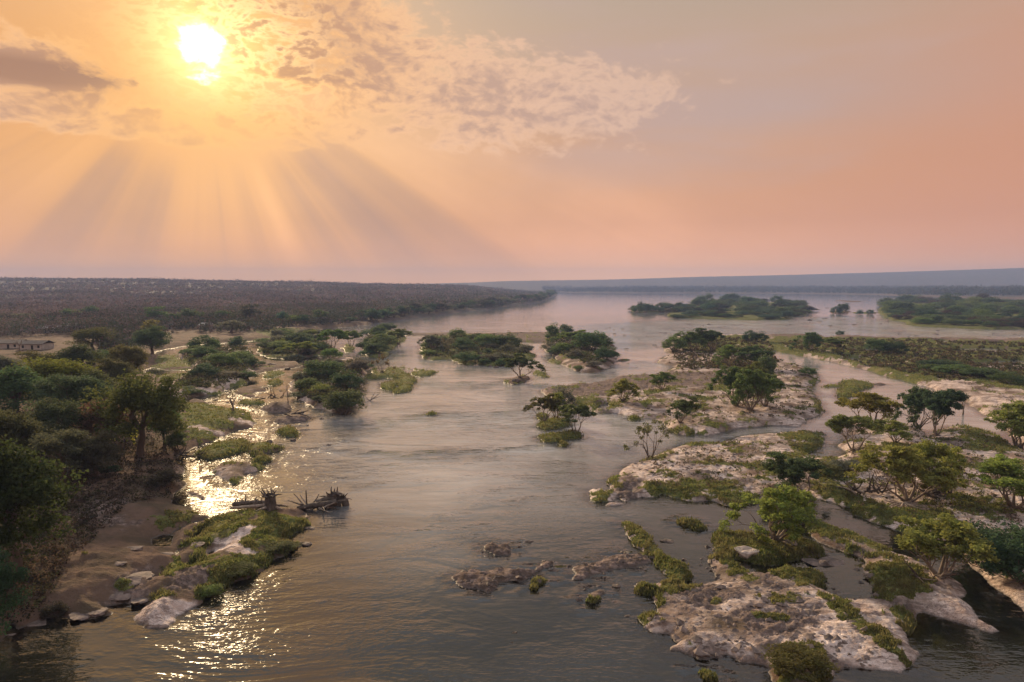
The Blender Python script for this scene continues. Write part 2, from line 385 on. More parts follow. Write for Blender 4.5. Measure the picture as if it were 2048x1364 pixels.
# ------------------------------------------------------------------ the land: outlines traced on the river plane
# name, label, (sand, rock, grass) cover, height m, bank width m, outline
FARL = [(1106, 583.6), (1000, 582.0), (700, 581.5), (200, 581.5), (-600, 581.5)]
LANDS = [
 ('left_bank', 'wide brown left river bank with dry forest, running back to the flat wooded ridge', (.12, .10, .10), 1.9, 3.0,
  [(-900, 1500), (-300, 1330), (7, 1284), (21, 1252), (35, 1262), (72, 1247), (106, 1232), (135, 1238), (152, 1241), (190, 1238), (227, 1229), (213, 1212),
   (248, 1208), (291, 1211), (266, 1240), (270, 1252), (291, 1259), (320, 1258), (337, 1254), (358, 1231), (390, 1213), (408, 1199), (440, 1178), (461, 1163),
   (500, 1152), (518, 1144), (539, 1124), (565, 1112), (585, 1102), (600, 1094), (619, 1084), (617, 1079), (590, 1090), (574, 1083), (590, 1070), (620, 1052),
   (617, 1040), (622, 1032), (612, 1022), (598, 1020), (580, 1021), (555, 1016), (500, 1020), (479, 1027),
   (454, 1024), (443, 1036), (400, 1048), (372, 1056), (345, 1068), (335, 1068), (372, 1050), (418, 1034), (400, 1030),
   (376, 1014), (355, 1008), (345, 1000), (355, 984), (370, 972), (366, 955), (369, 940), (352, 928), (356, 915), (372, 904), (394, 893), (436, 879), (468, 861), (500, 856), (510, 848), (507, 833),
   (493, 826), (454, 819), (415, 813), (347, 811), (338, 796), (331, 780), (318, 768), (325, 762), (318, 754), (285, 748), (290, 742), (306, 735), (318, 726),
   (330, 714), (305, 711), (308, 703), (338, 698), (380, 690), (433, 688), (475, 684), (521, 681), (545, 674), (590, 664), (637, 660), (655, 656), (684, 655), (732, 650), (749, 646.5),
   (787, 642), (817, 637), (862, 632), (902, 627), (937, 622), (974, 619), (1024, 611), (1060, 607), (1084, 604), (1099, 596), (1111, 591), (1113, 586)] + FARL
  + [(-3000, 600), (-3000, 1500)]),
 ('bank_flat', 'flat grassy ground between the thin golden channels on the left', (.1, .25, .6), .8, 1.2,
  [(300, 712), (345, 711), (362, 706), (358, 716), (374, 727), (390, 736), (372, 741), (330, 739), (300, 735)]),
 ('bank_flat', 'low grassy spit beside the sandy scrub island and the left bank', (.1, .2, .7), .7, 1.0,
  [(314, 753), (345, 750), (374, 745), (386, 752), (352, 760), (340, 772), (322, 764)]),
 ('far_bank', 'distant right river bank lined with dark trees below the blue ridge', (.1, .0, .25), 2.5, 8.0,
  [(1090, 582.6), (1113, 583.6), (1141, 585.3), (1250, 586.0), (1400, 586.4), (1536, 586.6), (1660, 588.0), (1761, 589.6), (1811, 592), (1911, 595), (2048, 598), (2600, 608), (4200, 625),
   (4200, 577), (2500, 577), (1500, 578.5), (1090, 580.5)]),
 ('island', 'low wooded island in the far river, leftmost of the distant islands', (0, 0, .5), 1.0, 2.0,
  [(1260, 622), (1272, 624.5), (1286, 625.5), (1311, 624.5), (1336, 624.5), (1362, 622), (1364, 617), (1330, 614), (1300, 616), (1275, 618)]),
 ('island', 'large green wooded island in the far river with a grassy back', (0, 0, .9), 1.2, 2.0,
  [(1333, 631), (1344, 636), (1394, 637.5), (1449, 638.5), (1511, 641), (1536, 639.5), (1560, 640.5), (1581, 639), (1578, 635), (1600, 631), (1611, 629), (1626, 618), (1612, 611),
   (1560, 606), (1500, 603), (1440, 600), (1384, 600.5), (1388, 605), (1366, 616), (1345, 622)]),
 ('island', 'tiny far island carrying a single dark bushy tree', (0, .2, .4), .8, 1.0,
  [(1662, 626), (1680, 627.5), (1698, 626), (1697, 622), (1680, 621), (1665, 622)]),
 ('island', 'long green wooded island at the right edge of the far river', (0, 0, .85), 1.3, 2.0,
  [(1756, 624), (1770, 632), (1786, 641), (1808, 644), (1815, 650), (1840, 653.5), (1911, 656.5), (1960, 659), (2011, 659.5), (2048, 658.5), (2300, 664), (2300, 613), (2048, 610), (1950, 606),
   (1880, 603.5), (1800, 601.5), (1778, 604.5), (1785, 608), (1764, 613)]),
 ('sandbar', 'thin bare sandbar in the far river beyond the small tree island', (.2, .6, 0), .7, 2.0,
  [(1668, 600.6), (1690, 601), (1722, 602.5), (1724, 604), (1700, 604.5), (1685, 602.6)]),
 ('island', 'rocky grass hummocks beside the small tree island in the far river', (0, .3, .6), .7, 1.0,
  [(1698, 626), (1720, 627), (1742, 628), (1756, 626), (1754, 624), (1735, 624.5), (1715, 624.8)]),
 # centre
 ('island', 'steep bushy island in mid river with a pale sand scar on its near side', (.45, .15, .3), 1.8, 2.0,
  [(1081, 697), (1106, 708), (1116, 720), (1124, 729), (1149, 741), (1164, 745), (1185, 746), (1199, 744), (1219, 733), (1237, 722), (1232, 712), (1224, 690), (1200, 676), (1160, 668),
   (1124, 668), (1100, 672), (1089, 682)]),
 ('reef', 'low grassy reef trailing left of the steep bushy island', (0, .35, .6), .7, 1.0,
  [(1093, 722), (1104, 718), (1122, 724), (1128, 728), (1112, 729)]),
 ('reef', 'thin grassy spit off the right tip of the steep bushy island', (0, .4, .6), .5, 1.0, [(1236, 719), (1248, 718), (1266, 720), (1250, 723), (1238, 723)]),
 ('reef', 'long dark rocky reef crossing the far river behind the mid islands', (0, .75, .35), .7, 1.5,
  [(800, 668), (850, 666.5), (900, 666), (960, 667), (1020, 665.5), (1080, 664.5), (1110, 666), (1112, 676), (1104, 685), (1070, 686), (1040, 684), (1010, 677), (960, 672), (900, 671), (860, 672.5), (815, 672)]),
 ('island', 'broad scrubby island in mid river cut by small pools', (.0, .2, .7), 1.0, 1.2,
  [(842, 696), (845, 706), (844, 715), (852, 719), (867, 721), (904, 718), (912, 724), (937, 731), (952, 728), (979, 733), (1002, 733), (1022, 731), (1040, 724), (1060, 718), (1071, 714), (1069, 709),
   (1049, 700), (1039, 685), (1024, 674), (987, 670), (912, 672), (855, 674), (846, 684)]),
 ('islet', 'small dark islet under the lone leaning tree in mid river', (0, .5, .4), .8, .8,
  [(1014, 764), (1022, 757), (1038, 753), (1060, 753), (1065, 756), (1060, 760), (1040, 766), (1026, 769)]),
 ('islet', 'dark bushy hummock right of the lone mid river tree', (0, 0, 1), .9, .8, ell(1082, 749, 15, 4, rot=.4)),
 ('island', 'rounded bushy island left of mid river with pale rocky sides', (.5, .2, .25), 1.8, 2.2,
  [(579, 767), (582, 785), (600, 801), (622, 811), (652, 821), (672, 829), (702, 827), (720, 812), (709, 797), (727, 782), (724, 762), (730, 747), (737, 728), (714, 720), (662, 720), (620, 732), (594, 753)]),
 ('island', 'flat grass island curling like a hook in mid river', (0, 0, 1), .8, .7,
  [(775, 737), (800, 736), (815, 748), (832, 760), (828, 772), (814, 786), (790, 787), (786, 782), (798, 777), (802, 770), (790, 771), (788, 782), (774, 782), (763, 776), (768, 768),
   (786, 765), (788, 757), (768, 756), (750, 758), (732, 759), (729, 750), (762, 748)]),
 ('islet', 'flat grass islet off the right tip of the hook shaped island', (0, 0, 1), .7, .7,
  [(822, 749), (837, 755), (858, 752), (873, 745), (862, 742.5), (838, 746), (836, 741), (815, 739), (800, 736.5), (805, 735), (824, 738), (850, 741), (840, 744), (826, 744)]),
 ('islet', 'tiny grass islet left of the sparse tree on the hook island', (0, .2, .9), .6, .6, ell(749, 741, 8, 4.5)),
 ('islet', 'speck of grass alone in the open mid river', (0, 0, 1), .6, .5, ell(862, 828, 10, 3)),
 ('island', 'long bushy island pointing down mid river, left of centre', (0, .15, .7), 1.3, 1.2,
  [(726, 707), (737, 713), (752, 717), (772, 715), (777, 703), (794, 692), (807, 682), (809, 670), (790, 663), (767, 660), (742, 664), (734, 674), (734, 686), (729, 698)]),
 ('islet', 'small mound carrying one spreading tree, left of the long bushy island', (0, .2, .8), 1.0, 1.0, ell(697, 697, 11, 8)),
 ('island', 'bushy flat island near the left bank with a leaning tree at its right tip', (.1, .2, .6), 1.1, 1.2,
  [(515, 690), (517, 708), (537, 715), (587, 720), (605, 716), (622, 712), (652, 711), (676, 705), (660, 695), (635, 686), (640, 672), (620, 664), (580, 672), (545, 680)]),
 ('island', 'rocky scrub island between the bushy islands near the left bank', (.3, .35, .3), .8, 1.0,
  [(500, 728), (512, 724), (537, 720), (560, 724), (582, 723), (606, 732), (590, 736), (560, 739), (545, 742), (512, 747), (498, 742)]),
 ('islet', 'flat grassy islet near the left channels', (0, .1, .9), .6, .8, [(520, 760), (545, 757), (562, 752), (572, 745), (560, 742), (535, 745), (526, 752)]),
 ('islet', 'round grassy hump in the golden left channel', (0, 0, .9), .8, .8, ell(552, 766, 13, 4.5, rot=-.2)),
 ('island', 'sandy island with dense scrub beside the golden left channels', (.55, .1, .35), 1.8, 2.2,
  [(350, 762), (336, 782), (348, 794), (375, 797), (412, 791), (440, 789), (452, 784), (462, 774), (490, 770), (507, 752), (516, 735), (510, 715), (497, 702), (440, 701), (385, 699), (366, 704), (352, 714), (372, 728), (388, 736), (384, 750)]),
 ('islet', 'flat brown islet just beyond the bare standing tree', (.2, .4, .3), .7, .9, [(468, 788), (474, 779), (490, 774), (507, 771), (535, 780), (530, 785), (510, 784), (500, 789), (520, 793), (495, 796)]),
 ('islet', 'low oval grass islet in the golden left channel', (0, 0, .9), .6, .7, ell(503, 807, 27, 4.5)),
 ('islet', 'dark mound with a bare dead tree in the left channel', (.0, .6, .2), 1.6, 1.6, ell(554, 818, 31, 8)),
 ('islet', 'dark brushy mound at the head of the left channel', (.0, .6, .2), 1.2, 1.2, ell(397, 809, 22, 5.5)),
 ('islet', 'long dark rock islet with driftwood in the left channel', (.1, .7, .15), .8, .8, [(549, 841), (565, 836), (590, 834), (612, 832), (627, 837), (610, 843), (575, 847), (556, 846)]),
 ('islet', 'grass topped rock islet below the driftwood rock', (.0, .3, .7), .9, .7, [(549, 868), (560, 859), (583, 857), (598, 866), (592, 874), (567, 875)]),
 ('islet', 'long grassy islet hugging the left bank', (.1, .2, .8), 1.0, 1.2, [(384, 911), (422, 919), (458, 912), (485, 903), (500, 892), (489, 881), (470, 882), (440, 889), (410, 899)]),
 ('islet', 'knobbly grass and rock islet in the left channel, right of the long grassy one', (.1, .4, .6), .8, .8,
  [(489, 907), (503, 894), (528, 890), (560, 898), (545, 905), (524, 909), (543, 922), (520, 930), (500, 926), (512, 914)]),
 ('islet', 'pointed grass islet with a pale sand tip in the left channel', (.45, .1, .5), 1.0, 1.0,
  [(427, 942), (440, 929), (470, 926), (500, 927), (531, 934), (515, 943), (493, 947), (468, 968), (452, 959)]),
 ('sandbar', 'narrow dark sandbar in the brightest patch of sun glint', (.2, .6, 0), .4, .6, [(370, 984), (390, 984), (408, 992), (421, 1000), (400, 1000), (380, 992)]),
 # right
 ('island', 'large sandy right hand island with trees, above the side creek', (.55, .34, .33), 1.2, 1.5,
  [(1074, 781), (1106, 778), (1136, 773), (1174, 771), (1199, 765), (1241, 755), (1299, 752), (1331, 747), (1346, 732), (1314, 726), (1324, 717), (1346, 710), (1324, 697), (1329, 685), (1356, 674),
   (1394, 670), (1454, 672), (1536, 671), (1600, 670), (1643, 671), (1700, 673), (1786, 678), (1861, 677), (1916, 677), (1986, 681), (2048, 676), (2300, 676), (2600, 690), (2600, 1000), (2200, 900), (2120, 905), (2060, 900), (2028, 884),
   (2011, 855), (1973, 830), (1926, 802), (1900, 792), (1861, 777), (1823, 766), (1786, 757), (1736, 742), (1676, 727), (1623, 716), (1566, 706), (1536, 700), (1546, 712), (1558, 724), (1598, 732), (1633, 750), (1639, 760), (1622, 772), (1634, 790), (1643, 810),
   (1643, 829), (1618, 838), (1596, 853), (1560, 851), (1536, 852), (1481, 856), (1444, 866), (1411, 873), (1394, 868), (1366, 871), (1339, 863), (1334, 846), (1306, 838), (1249, 831), (1236, 826), (1196, 826),
   (1164, 818), (1136, 811), (1110, 800), (1090, 790)]),
 ('island', 'pale sand island with a leaning tree at its tip, below the side creek', (.60, .30, .34), 1.0, 1.6,
  [(1294, 921), (1311, 911), (1339, 902), (1371, 890), (1434, 887), (1499, 873), (1536, 870), (1580, 866), (1610, 866), (1650, 868), (1652, 880), (1640, 898), (1614, 908), (1622, 916), (1645, 921), (1681, 916), (1690, 905), (1673, 893),
   (1698, 872), (1690, 850), (1700, 838), (1735, 842), (1786, 850), (1830, 858), (1862, 866), (1903, 853), (1926, 856), (1981, 866), (2026, 888), (2060, 910), (2200, 930), (2600, 1010), (2600, 1500), (2300, 1420), (2130, 1290), (2048, 1215),
   (2010, 1188), (1960, 1150), (1925, 1108), (1880, 1092), (1840, 1080), (1812, 1067), (1770, 1052), (1738, 1042), (1712, 1029), (1708, 1017), (1660, 1004), (1618, 992), (1600, 984), (1560, 996), (1500, 1010), (1469, 1014), (1449, 1010), (1424, 1002), (1394, 1004), (1374, 1002), (1341, 993), (1322, 986), (1318, 995),
   (1286, 996), (1268, 999), (1251, 1003), (1235, 995), (1215, 1003), (1190, 1004), (1181, 995), (1176, 981), (1195, 978), (1211, 980), (1222, 978), (1211, 967), (1222, 955), (1243, 957), (1244, 945), (1256, 934), (1271, 927)]),
 ('sandbar', 'slim pink sand sliver below the grassy point', (.9, .1, 0), .35, .6, [(1203, 1010), (1220, 1006), (1250, 1007), (1252, 1010), (1225, 1013)]),
 ('islet', 'lower left tree islet beside the sandy island, carrying the shaggy tree', (.0, .1, 1), .8, .7,
  [(1075, 874), (1090, 884), (1108, 886), (1134, 880), (1164, 877), (1167, 870), (1150, 865), (1120, 867), (1099, 870)]),
 ('islet', 'small round grass islet under the paired trees', (.0, .1, 1), .8, .7, [(1074, 853), (1085, 846), (1106, 840), (1130, 842), (1140, 850), (1124, 853), (1112, 858), (1092, 860)]),
 ('islet', 'grassy knob at the water under the leftmost paired tree', (.0, 0, 1), .7, .6, ell(1085, 835, 11, 5)),
 ('islet', 'tiny dark bush islet below the shaggy tree', (.0, 0, 1), .8, .5, ell(1126, 890, 7.5, 4)),
 ('islet', 'grass islet with a strip of rocks at the mouth of the side creek', (.0, .2, .9), .6, .6, ell(1268, 838, 13, 3.5)),
 ('islet', 'grassy base of the thorny tree at the creek mouth', (.0, .1, 1), .9, .7, [(1339, 863), (1352, 854), (1372, 852), (1394, 855), (1398, 866), (1380, 872), (1355, 868)]),
 ('island', 'grass topped islet dividing the right hand channel', (.05, .15, .8), .8, .8,
  [(1681, 763), (1700, 762), (1736, 765), (1741, 774), (1726, 781), (1708, 786), (1695, 796), (1688, 808), (1676, 795), (1679, 784), (1686, 774), (1641, 775), (1641, 771), (1684, 771)]),
 ('reef', 'low rock bar stretching right of the channel islet', (.1, .7, .1), .4, .8, [(1742, 767), (1760, 765), (1778, 768), (1760, 771)]),
 ('island', 'near grassy islet with the big many stemmed tree and a white rock', (.25, .1, .8), .9, .7,
  [(1433, 1073), (1455, 1070), (1479, 1072), (1510, 1076), (1536, 1081), (1570, 1076), (1610, 1086), (1643, 1102), (1640, 1115), (1600, 1117), (1560, 1131), (1520, 1131), (1490, 1122), (1458, 1120), (1431, 1103)]),
 ('island', 'near right island of pink and grey broken rock with grass margins', (.56, .40, .20), .8, 1.0,
  [(1360, 1178), (1400, 1172), (1440, 1162), (1417, 1127), (1416, 1118), (1432, 1113), (1462, 1120), (1488, 1140), (1520, 1150), (1560, 1134), (1600, 1140), (1650, 1150), (1652, 1181), (1688, 1200), (1752, 1200), (1744, 1172), (1731, 1143), (1736, 1122),
   (1722, 1114), (1667, 1094), (1625, 1076), (1613, 1058), (1618, 1053), (1642, 1050), (1703, 1067), (1756, 1092), (1791, 1108), (1827, 1120), (1852, 1134), (1901, 1158), (1923, 1172), (1929, 1190), (1915, 1196), (1940, 1214), (1953, 1238), (1975, 1252), (1997, 1262), (1985, 1266), (1960, 1258), (1933, 1247),
   (1880, 1232), (1845, 1221), (1830, 1226), (1822, 1250), (1815, 1275), (1820, 1292), (1840, 1310), (1840, 1328), (1802, 1346), (1738, 1339), (1690, 1338), (1667, 1350), (1660, 1380), (1640, 1420), (1570, 1420), (1545, 1370), (1543, 1340), (1525, 1328), (1483, 1323), (1454, 1310), (1400, 1322), (1367, 1306), (1342, 1299),
   (1349, 1284), (1335, 1270), (1310, 1267), (1285, 1256), (1272, 1236), (1284, 1230), (1310, 1226), (1312, 1212), (1300, 1193), (1271, 1186), (1267, 1172), (1282, 1165), (1303, 1174), (1342, 1162), (1324, 1147), (1310, 1122), (1296, 1108), (1268, 1090), (1250, 1068),
   (1242, 1047), (1254, 1045), (1282, 1057), (1303, 1079), (1317, 1100), (1333, 1118), (1374, 1130), (1395, 1153)]),
 ('islet', 'short reed islet in the still water behind the near island', (0, 0, 1), .5, .5, [(1356, 1042), (1372, 1040), (1400, 1050), (1407, 1057), (1392, 1058), (1366, 1050)]),
 ('islet', 'small brown grass clump at the bottom of the near shallows', (0, .2, .8), .5, .5, [(1403, 1345), (1414, 1344), (1430, 1360), (1424, 1366), (1408, 1358)]),
 # rocks in the near river
 ('reef', 'dark rock ledge standing in the near river, farthest of its cluster', (.08, .9, .02), .55, .5, [(964, 1090), (984, 1086), (1000, 1091), (1016, 1089), (1024, 1107), (1005, 1112), (990, 1112), (966, 1101)]),
 ('reef', 'broad pinkish rock ledge in the near river, largest of its cluster', (.25, .72, .03), .6, .6,
  [(909, 1153), (930, 1146), (948, 1141), (970, 1147), (994, 1137), (1010, 1139), (1030, 1143), (1060, 1142), (1072, 1140), (1090, 1126), (1104, 1125), (1100, 1134), (1080, 1142), (1065, 1153), (1040, 1164), (1022, 1160), (1000, 1168), (977, 1183), (958, 1176), (940, 1175), (920, 1171)]),
 ('reef', 'long grey line of broken rock joining the reed strip to the near ledges', (.1, .85, .05), .4, .6,
  [(1133, 1164), (1150, 1147), (1147, 1135), (1175, 1130), (1197, 1126), (1220, 1113), (1243, 1108), (1264, 1111), (1289, 1107), (1300, 1122), (1268, 1133), (1225, 1136), (1190, 1150), (1170, 1160)]),
 ('islet', 'small green weedy rock below the broad near ledge', (0, .3, .7), .35, .4, [(1062, 1178), (1066, 1163), (1080, 1158), (1092, 1158), (1080, 1170), (1072, 1178)]),
 ('reef', 'little rock with weed right of the near ledges', (.1, .6, .3), .3, .4, [(1170, 1201), (1180, 1190), (1195, 1180), (1212, 1182), (1206, 1192), (1196, 1205), (1182, 1208)]),
]
# water let into the land above
POOLS = [
 [(1870, 700), (1940, 697), (2048, 699), (2048, 704), (1950, 705)], [(1690, 701), (1740, 697), (1790, 701), (1730, 706)], [(1930, 727), (2000, 722), (2060, 723), (2060, 730), (1970, 733)], [(1830, 736), (1890, 731), (1925, 736), (1870, 742)], [(1590, 688), (1620, 685), (1640, 689), (1610, 692)],
 [(868, 711), (880, 714), (898, 714.5), (890, 710), (875, 709)], [(905, 712), (910, 718), (918, 714), (922, 704), (914, 703)], [(952, 726), (956, 712), (962, 708), (966, 712), (958, 722)],
 [(1000, 706), (1012, 700), (1020, 697), (1010, 703)], [(893, 699), (905, 697), (925, 694), (910, 698)],
 [(1688, 721), (1700, 715), (1712, 716), (1721, 721), (1734, 731), (1760, 729), (1778, 727), (1764, 722), (1752, 729), (1738, 737), (1722, 726)],
 [(1873, 682), (1888, 681), (1911, 684), (1911, 688), (1885, 686)], [(1983, 686), (2011, 684), (2012, 688), (1984, 689)], [(1645, 672), (1668, 672), (1667, 676), (1650, 676)],
 [(1560, 690), (1574, 689), (1572, 692)], [(1726, 684), (1754, 683), (1750, 686)],
 [(305, 1079), (325, 1070), (345, 1072), (346, 1086), (338, 1096), (318, 1098), (303, 1090)], [(378, 1083), (388, 1068), (404, 1059), (409, 1060), (402, 1077), (390, 1084)],
 [(413, 1108), (425, 1101), (432, 1103), (420, 1110)], [(376, 1133), (388, 1127), (392, 1130), (382, 1137)], [(349, 1108), (358, 1096), (360, 1102), (354, 1112)], [(304, 1158), (315, 1152), (316, 1157)],
 [(595, 1036), (608, 1026), (614, 1033), (600, 1040)],
 [(1700, 690), (1716, 688), (1712, 691)], [(2000, 725), (2040, 720), (2048, 726), (2020, 730)], [(1960, 705), (1995, 702), (1990, 708)],
 [(1245, 985), (1258, 979), (1268, 981), (1262, 986)], [(1200, 984), (1212, 982), (1210, 987)], [(1848, 852), (1862, 853), (1862, 880), (1850, 878)],
 [(1200, 812), (1215, 808), (1219, 818), (1206, 822), (1196, 818)], [(1158, 811), (1170, 813), (1166, 818)],
]
# green patches on the sand and the bank (cover only)
GRASS = [
 [(1545, 676), (1700, 678), (1860, 681), (1990, 685), (2300, 680), (2300, 770), (2048, 790), (1900, 772), (1823, 762), (1736, 739), (1676, 724), (1575, 703)],
 [(1360, 676), (1460, 674), (1540, 675), (1546, 700), (1440, 700), (1340, 700)],
 [(1136, 806), (1160, 800), (1190, 812), (1236, 806), (1256, 806), (1280, 794), (1300, 785), (1330, 781), (1352, 780), (1372, 784), (1345, 790), (1300, 798), (1262, 806), (1240, 822), (1200, 824), (1170, 817)],
 ell(1300, 811, 36, 3.5), ell(1410, 805, 26, 7), [(1490, 866), (1502, 858), (1520, 856), (1540, 850), (1548, 852), (1520, 864), (1498, 869)], ell(1397, 820, 22, 4), ell(1440, 785, 30, 6), ell(1393, 840, 24, 4), ell(1420, 858, 30, 5),
 [(1548, 878), (1568, 872), (1600, 868), (1650, 868), (1652, 880), (1640, 898), (1614, 910), (1590, 905), (1570, 895)],
 [(1290, 975), (1310, 972), (1340, 976), (1390, 970), (1430, 975), (1470, 985), (1490, 1008), (1469, 1014), (1424, 1002), (1374, 1003), (1341, 995), (1300, 996), (1288, 988)],
 [(1212, 965), (1224, 953), (1240, 958), (1250, 972), (1230, 980)], [(1176, 981), (1190, 984), (1226, 990), (1224, 1000), (1190, 1005), (1180, 995)],
 ell(1400, 893, 26, 6), ell(1457, 895, 24, 5), ell(1475, 910, 16, 6), ell(1490, 927, 14, 4), ell(1510, 942, 24, 8), ell(1300, 921, 34, 6), ell(1560, 950, 40, 12), ell(1570, 925, 30, 6),
 [(1610, 985), (1640, 965), (1690, 975), (1720, 1000), (1760, 1015), (1800, 1040), (1812, 1066), (1770, 1052), (1712, 1028), (1660, 1004)],
 [(1620, 930), (1660, 925), (1700, 945), (1690, 975), (1640, 975)], [(1910, 858), (1981, 866), (2026, 890), (2040, 915), (1990, 915), (1940, 890)], ell(1990, 945, 60, 10), ell(1960, 1020, 60, 16), ell(1840, 1045, 60, 14), ell(1790, 905, 70, 8), ell(1960, 900, 40, 14),
 [(1242, 1045), (1256, 1045), (1284, 1058), (1318, 1100), (1335, 1118), (1374, 1130), (1396, 1153), (1402, 1178), (1380, 1195), (1340, 1198), (1310, 1190), (1330, 1163), (1310, 1122), (1268, 1090)],
 [(1267, 1170), (1290, 1166), (1312, 1178), (1330, 1190), (1322, 1215), (1300, 1192), (1272, 1187)], [(1272, 1236), (1300, 1230), (1335, 1236), (1320, 1250), (1300, 1258), (1285, 1254)],
 [(1416, 1118), (1432, 1113), (1462, 1120), (1488, 1140), (1520, 1172), (1500, 1178), (1465, 1158)], [(1540, 1135), (1600, 1142), (1648, 1152), (1640, 1185), (1600, 1185), (1550, 1165)],
 [(1613, 1056), (1642, 1050), (1703, 1067), (1756, 1092), (1800, 1112), (1830, 1122), (1790, 1135), (1740, 1120), (1667, 1094)],
 [(1732, 1142), (1760, 1130), (1810, 1140), (1850, 1150), (1860, 1190), (1830, 1210), (1780, 1215), (1752, 1200)],
 [(1645, 1198), (1680, 1205), (1720, 1235), (1760, 1265), (1800, 1300), (1825, 1325), (1790, 1335), (1745, 1300), (1700, 1265), (1660, 1235)],
 [(1770, 1225), (1810, 1230), (1850, 1262), (1880, 1290), (1850, 1300), (1810, 1275)], [(1547, 1320), (1575, 1305), (1640, 1308), (1662, 1330), (1650, 1380), (1560, 1380)], ell(1570, 1215, 34, 9), ell(1432, 1215, 14, 6), ell(1540, 1250, 40, 8),
 # left bank
 [(395, 1197), (425, 1150), (470, 1112), (520, 1072), (600, 1038), (618, 1050), (588, 1102), (520, 1144), (442, 1180)], [(355, 1150), (400, 1110), (440, 1120), (410, 1160)], [(470, 1100), (440, 1060), (500, 1035), (560, 1050)],
 [(352, 812), (415, 814), (454, 820), (500, 828), (508, 845), (468, 858), (430, 876), (394, 890), (372, 890), (360, 860)], [(425, 790), (450, 792), (475, 775), (507, 757), (480, 764), (452, 779)],
 [(430, 1046), (480, 1030), (560, 1042), (617, 1040), (618, 1052), (585, 1078), (585, 1100), (540, 1120), (500, 1140), (470, 1120), (460, 1100), (430, 1090), (410, 1108), (385, 1112), (372, 1092), (400, 1052)],
 [(310, 1056), (360, 1030), (395, 1032), (372, 1050), (340, 1066), (318, 1068)], [(320, 1160), (350, 1130), (372, 1130), (370, 1160), (340, 1172)], [(440, 1172), (430, 1150), (470, 1138), (515, 1140), (480, 1156)],
 [(390, 1205), (395, 1182), (425, 1172), (440, 1178), (410, 1198)], [(300, 1208), (320, 1196), (370, 1205), (360, 1214), (320, 1216)], ell(390, 1150, 30, 6), ell(250, 1190, 20, 6),
 ell(560, 668, 60, 8), ell(380, 725, 50, 6),
 ell(1700, 700, 190, 16), ell(1560, 690, 60, 10), ell(1850, 695, 120, 8), ell(2000, 700, 80, 8), ell(1900, 755, 130, 18), ell(1650, 705, 60, 8), ell(1770, 745, 60, 8), ell(1430, 700, 70, 12), ell(1440, 735, 30, 5), ell(1630, 765, 10, 20), ell(1640, 815, 10, 20),
]
ROCKY = [
 [(330, 1200), (360, 1160), (420, 1150), (450, 1160), (400, 1195)], [(210, 1210), (250, 1165), (300, 1150), (310, 1180), (290, 1208)], ell(240, 1068, 34, 10), [(130, 1060), (200, 1025), (260, 1020), (240, 1045), (160, 1080)], [(352, 925), (340, 960), (362, 975), (368, 940)],
 [(1540, 669), (1700, 672), (1860, 675), (1990, 680), (2300, 674), (2300, 690), (2000, 692), (1860, 686), (1700, 682), (1540, 678)],
 [(1076, 781), (1140, 772), (1240, 757), (1331, 748), (1400, 752), (1440, 770), (1420, 782), (1330, 778), (1262, 794), (1210, 800), (1160, 803), (1120, 795)],
 [(1225, 985), (1252, 955), (1290, 985), (1270, 1000), (1240, 1000)], [(1348, 1306), (1400, 1300), (1460, 1308), (1530, 1328), (1540, 1345), (1450, 1325), (1380, 1320)], [(1460, 1240), (1560, 1225), (1640, 1260), (1600, 1290), (1500, 1280)],
 [(1380, 752), (1470, 745), (1500, 760), (1420, 770)], [(1620, 1110), (1660, 1115), (1700, 1135), (1680, 1170), (1640, 1170)], [(1860, 680), (1990, 690), (2048, 700), (2048, 716), (1900, 708)], [(1350, 1180), (1420, 1178), (1480, 1200), (1420, 1240), (1360, 1220)],
]
SANDY = [
 [(355, 1258), (300, 1262), (266, 1240), (290, 1215), (350, 1212), (385, 1212)], ell(478, 1120, 26, 14),  [(420, 1105), (440, 1090), (500, 1075), (520, 1080), (460, 1110)],
  ell(410, 870, 40, 3), ell(480, 850, 24, 3),
 [(1930, 800), (2060, 800), (2060, 845), (2000, 830)], ell(2010, 740, 60, 4), ell(1900, 775, 60, 8),
]

# ------------------------------------------------------------------ terrain grid: polar, finer near the river bend in view
def dist_of_row(py):
    return ground(1024, py)[1]
rows_D = list(np.geomspace(26, 47, 14)[:-1]) + [dist_of_row(y) for y in np.arange(1420, 664, -2.0)]
rows_D += list(np.geomspace(rows_D[-1] * 1.012, 6600, 175))
rows_D = np.array(rows_D)
cols_A = np.concatenate([np.arange(-80, -39, 1.5), np.arange(-39, 39.01, 0.115), np.arange(40.5, 81, 1.5)])
NR, NC = len(rows_D), len(cols_A)
AA, DD = np.meshgrid(np.radians(cols_A), rows_D)
GX, GY = (DD * np.sin(AA)).ravel(), (DD * np.cos(AA)).ravel()
P = np.stack([GX, GY], 1)
Dv = DD.ravel()
NV = len(P)
foot = np.clip(Dv * 0.006, 0.3, 9.0)                                  # a little coarser far away
shore_n = (fbm(GX / 3.1, GY / 3.1, 3) * 0.55 + fbm(GX / 11.0, GY / 11.0, 3) * 0.9) * foot + fbm(GX / 0.9, GY / 0.9, 2) * 0.22
MARG = 60.0
FAR = [l[0] for l in LANDS].index('far_bank')
best = np.full(NV, -MARG); owner = np.full(NV, -1, np.int32)
for i, (_n, _l, cov, hh, ww, pts) in enumerate(LANDS):
    big = _n in ('left_bank', 'far_bank')
    sd = poly_sd(P, gpoly(pts), 900.0 if big else MARG)
    up = sd > best
    best = np.where(up, sd, best); owner[up] = i
pool = np.full(NV, -MARG)
for pts in POOLS:
    pool = np.maximum(pool, poly_sd(P, gpoly(pts), 20.0))
pool = np.where(pool < -19.0, -1e4, pool)
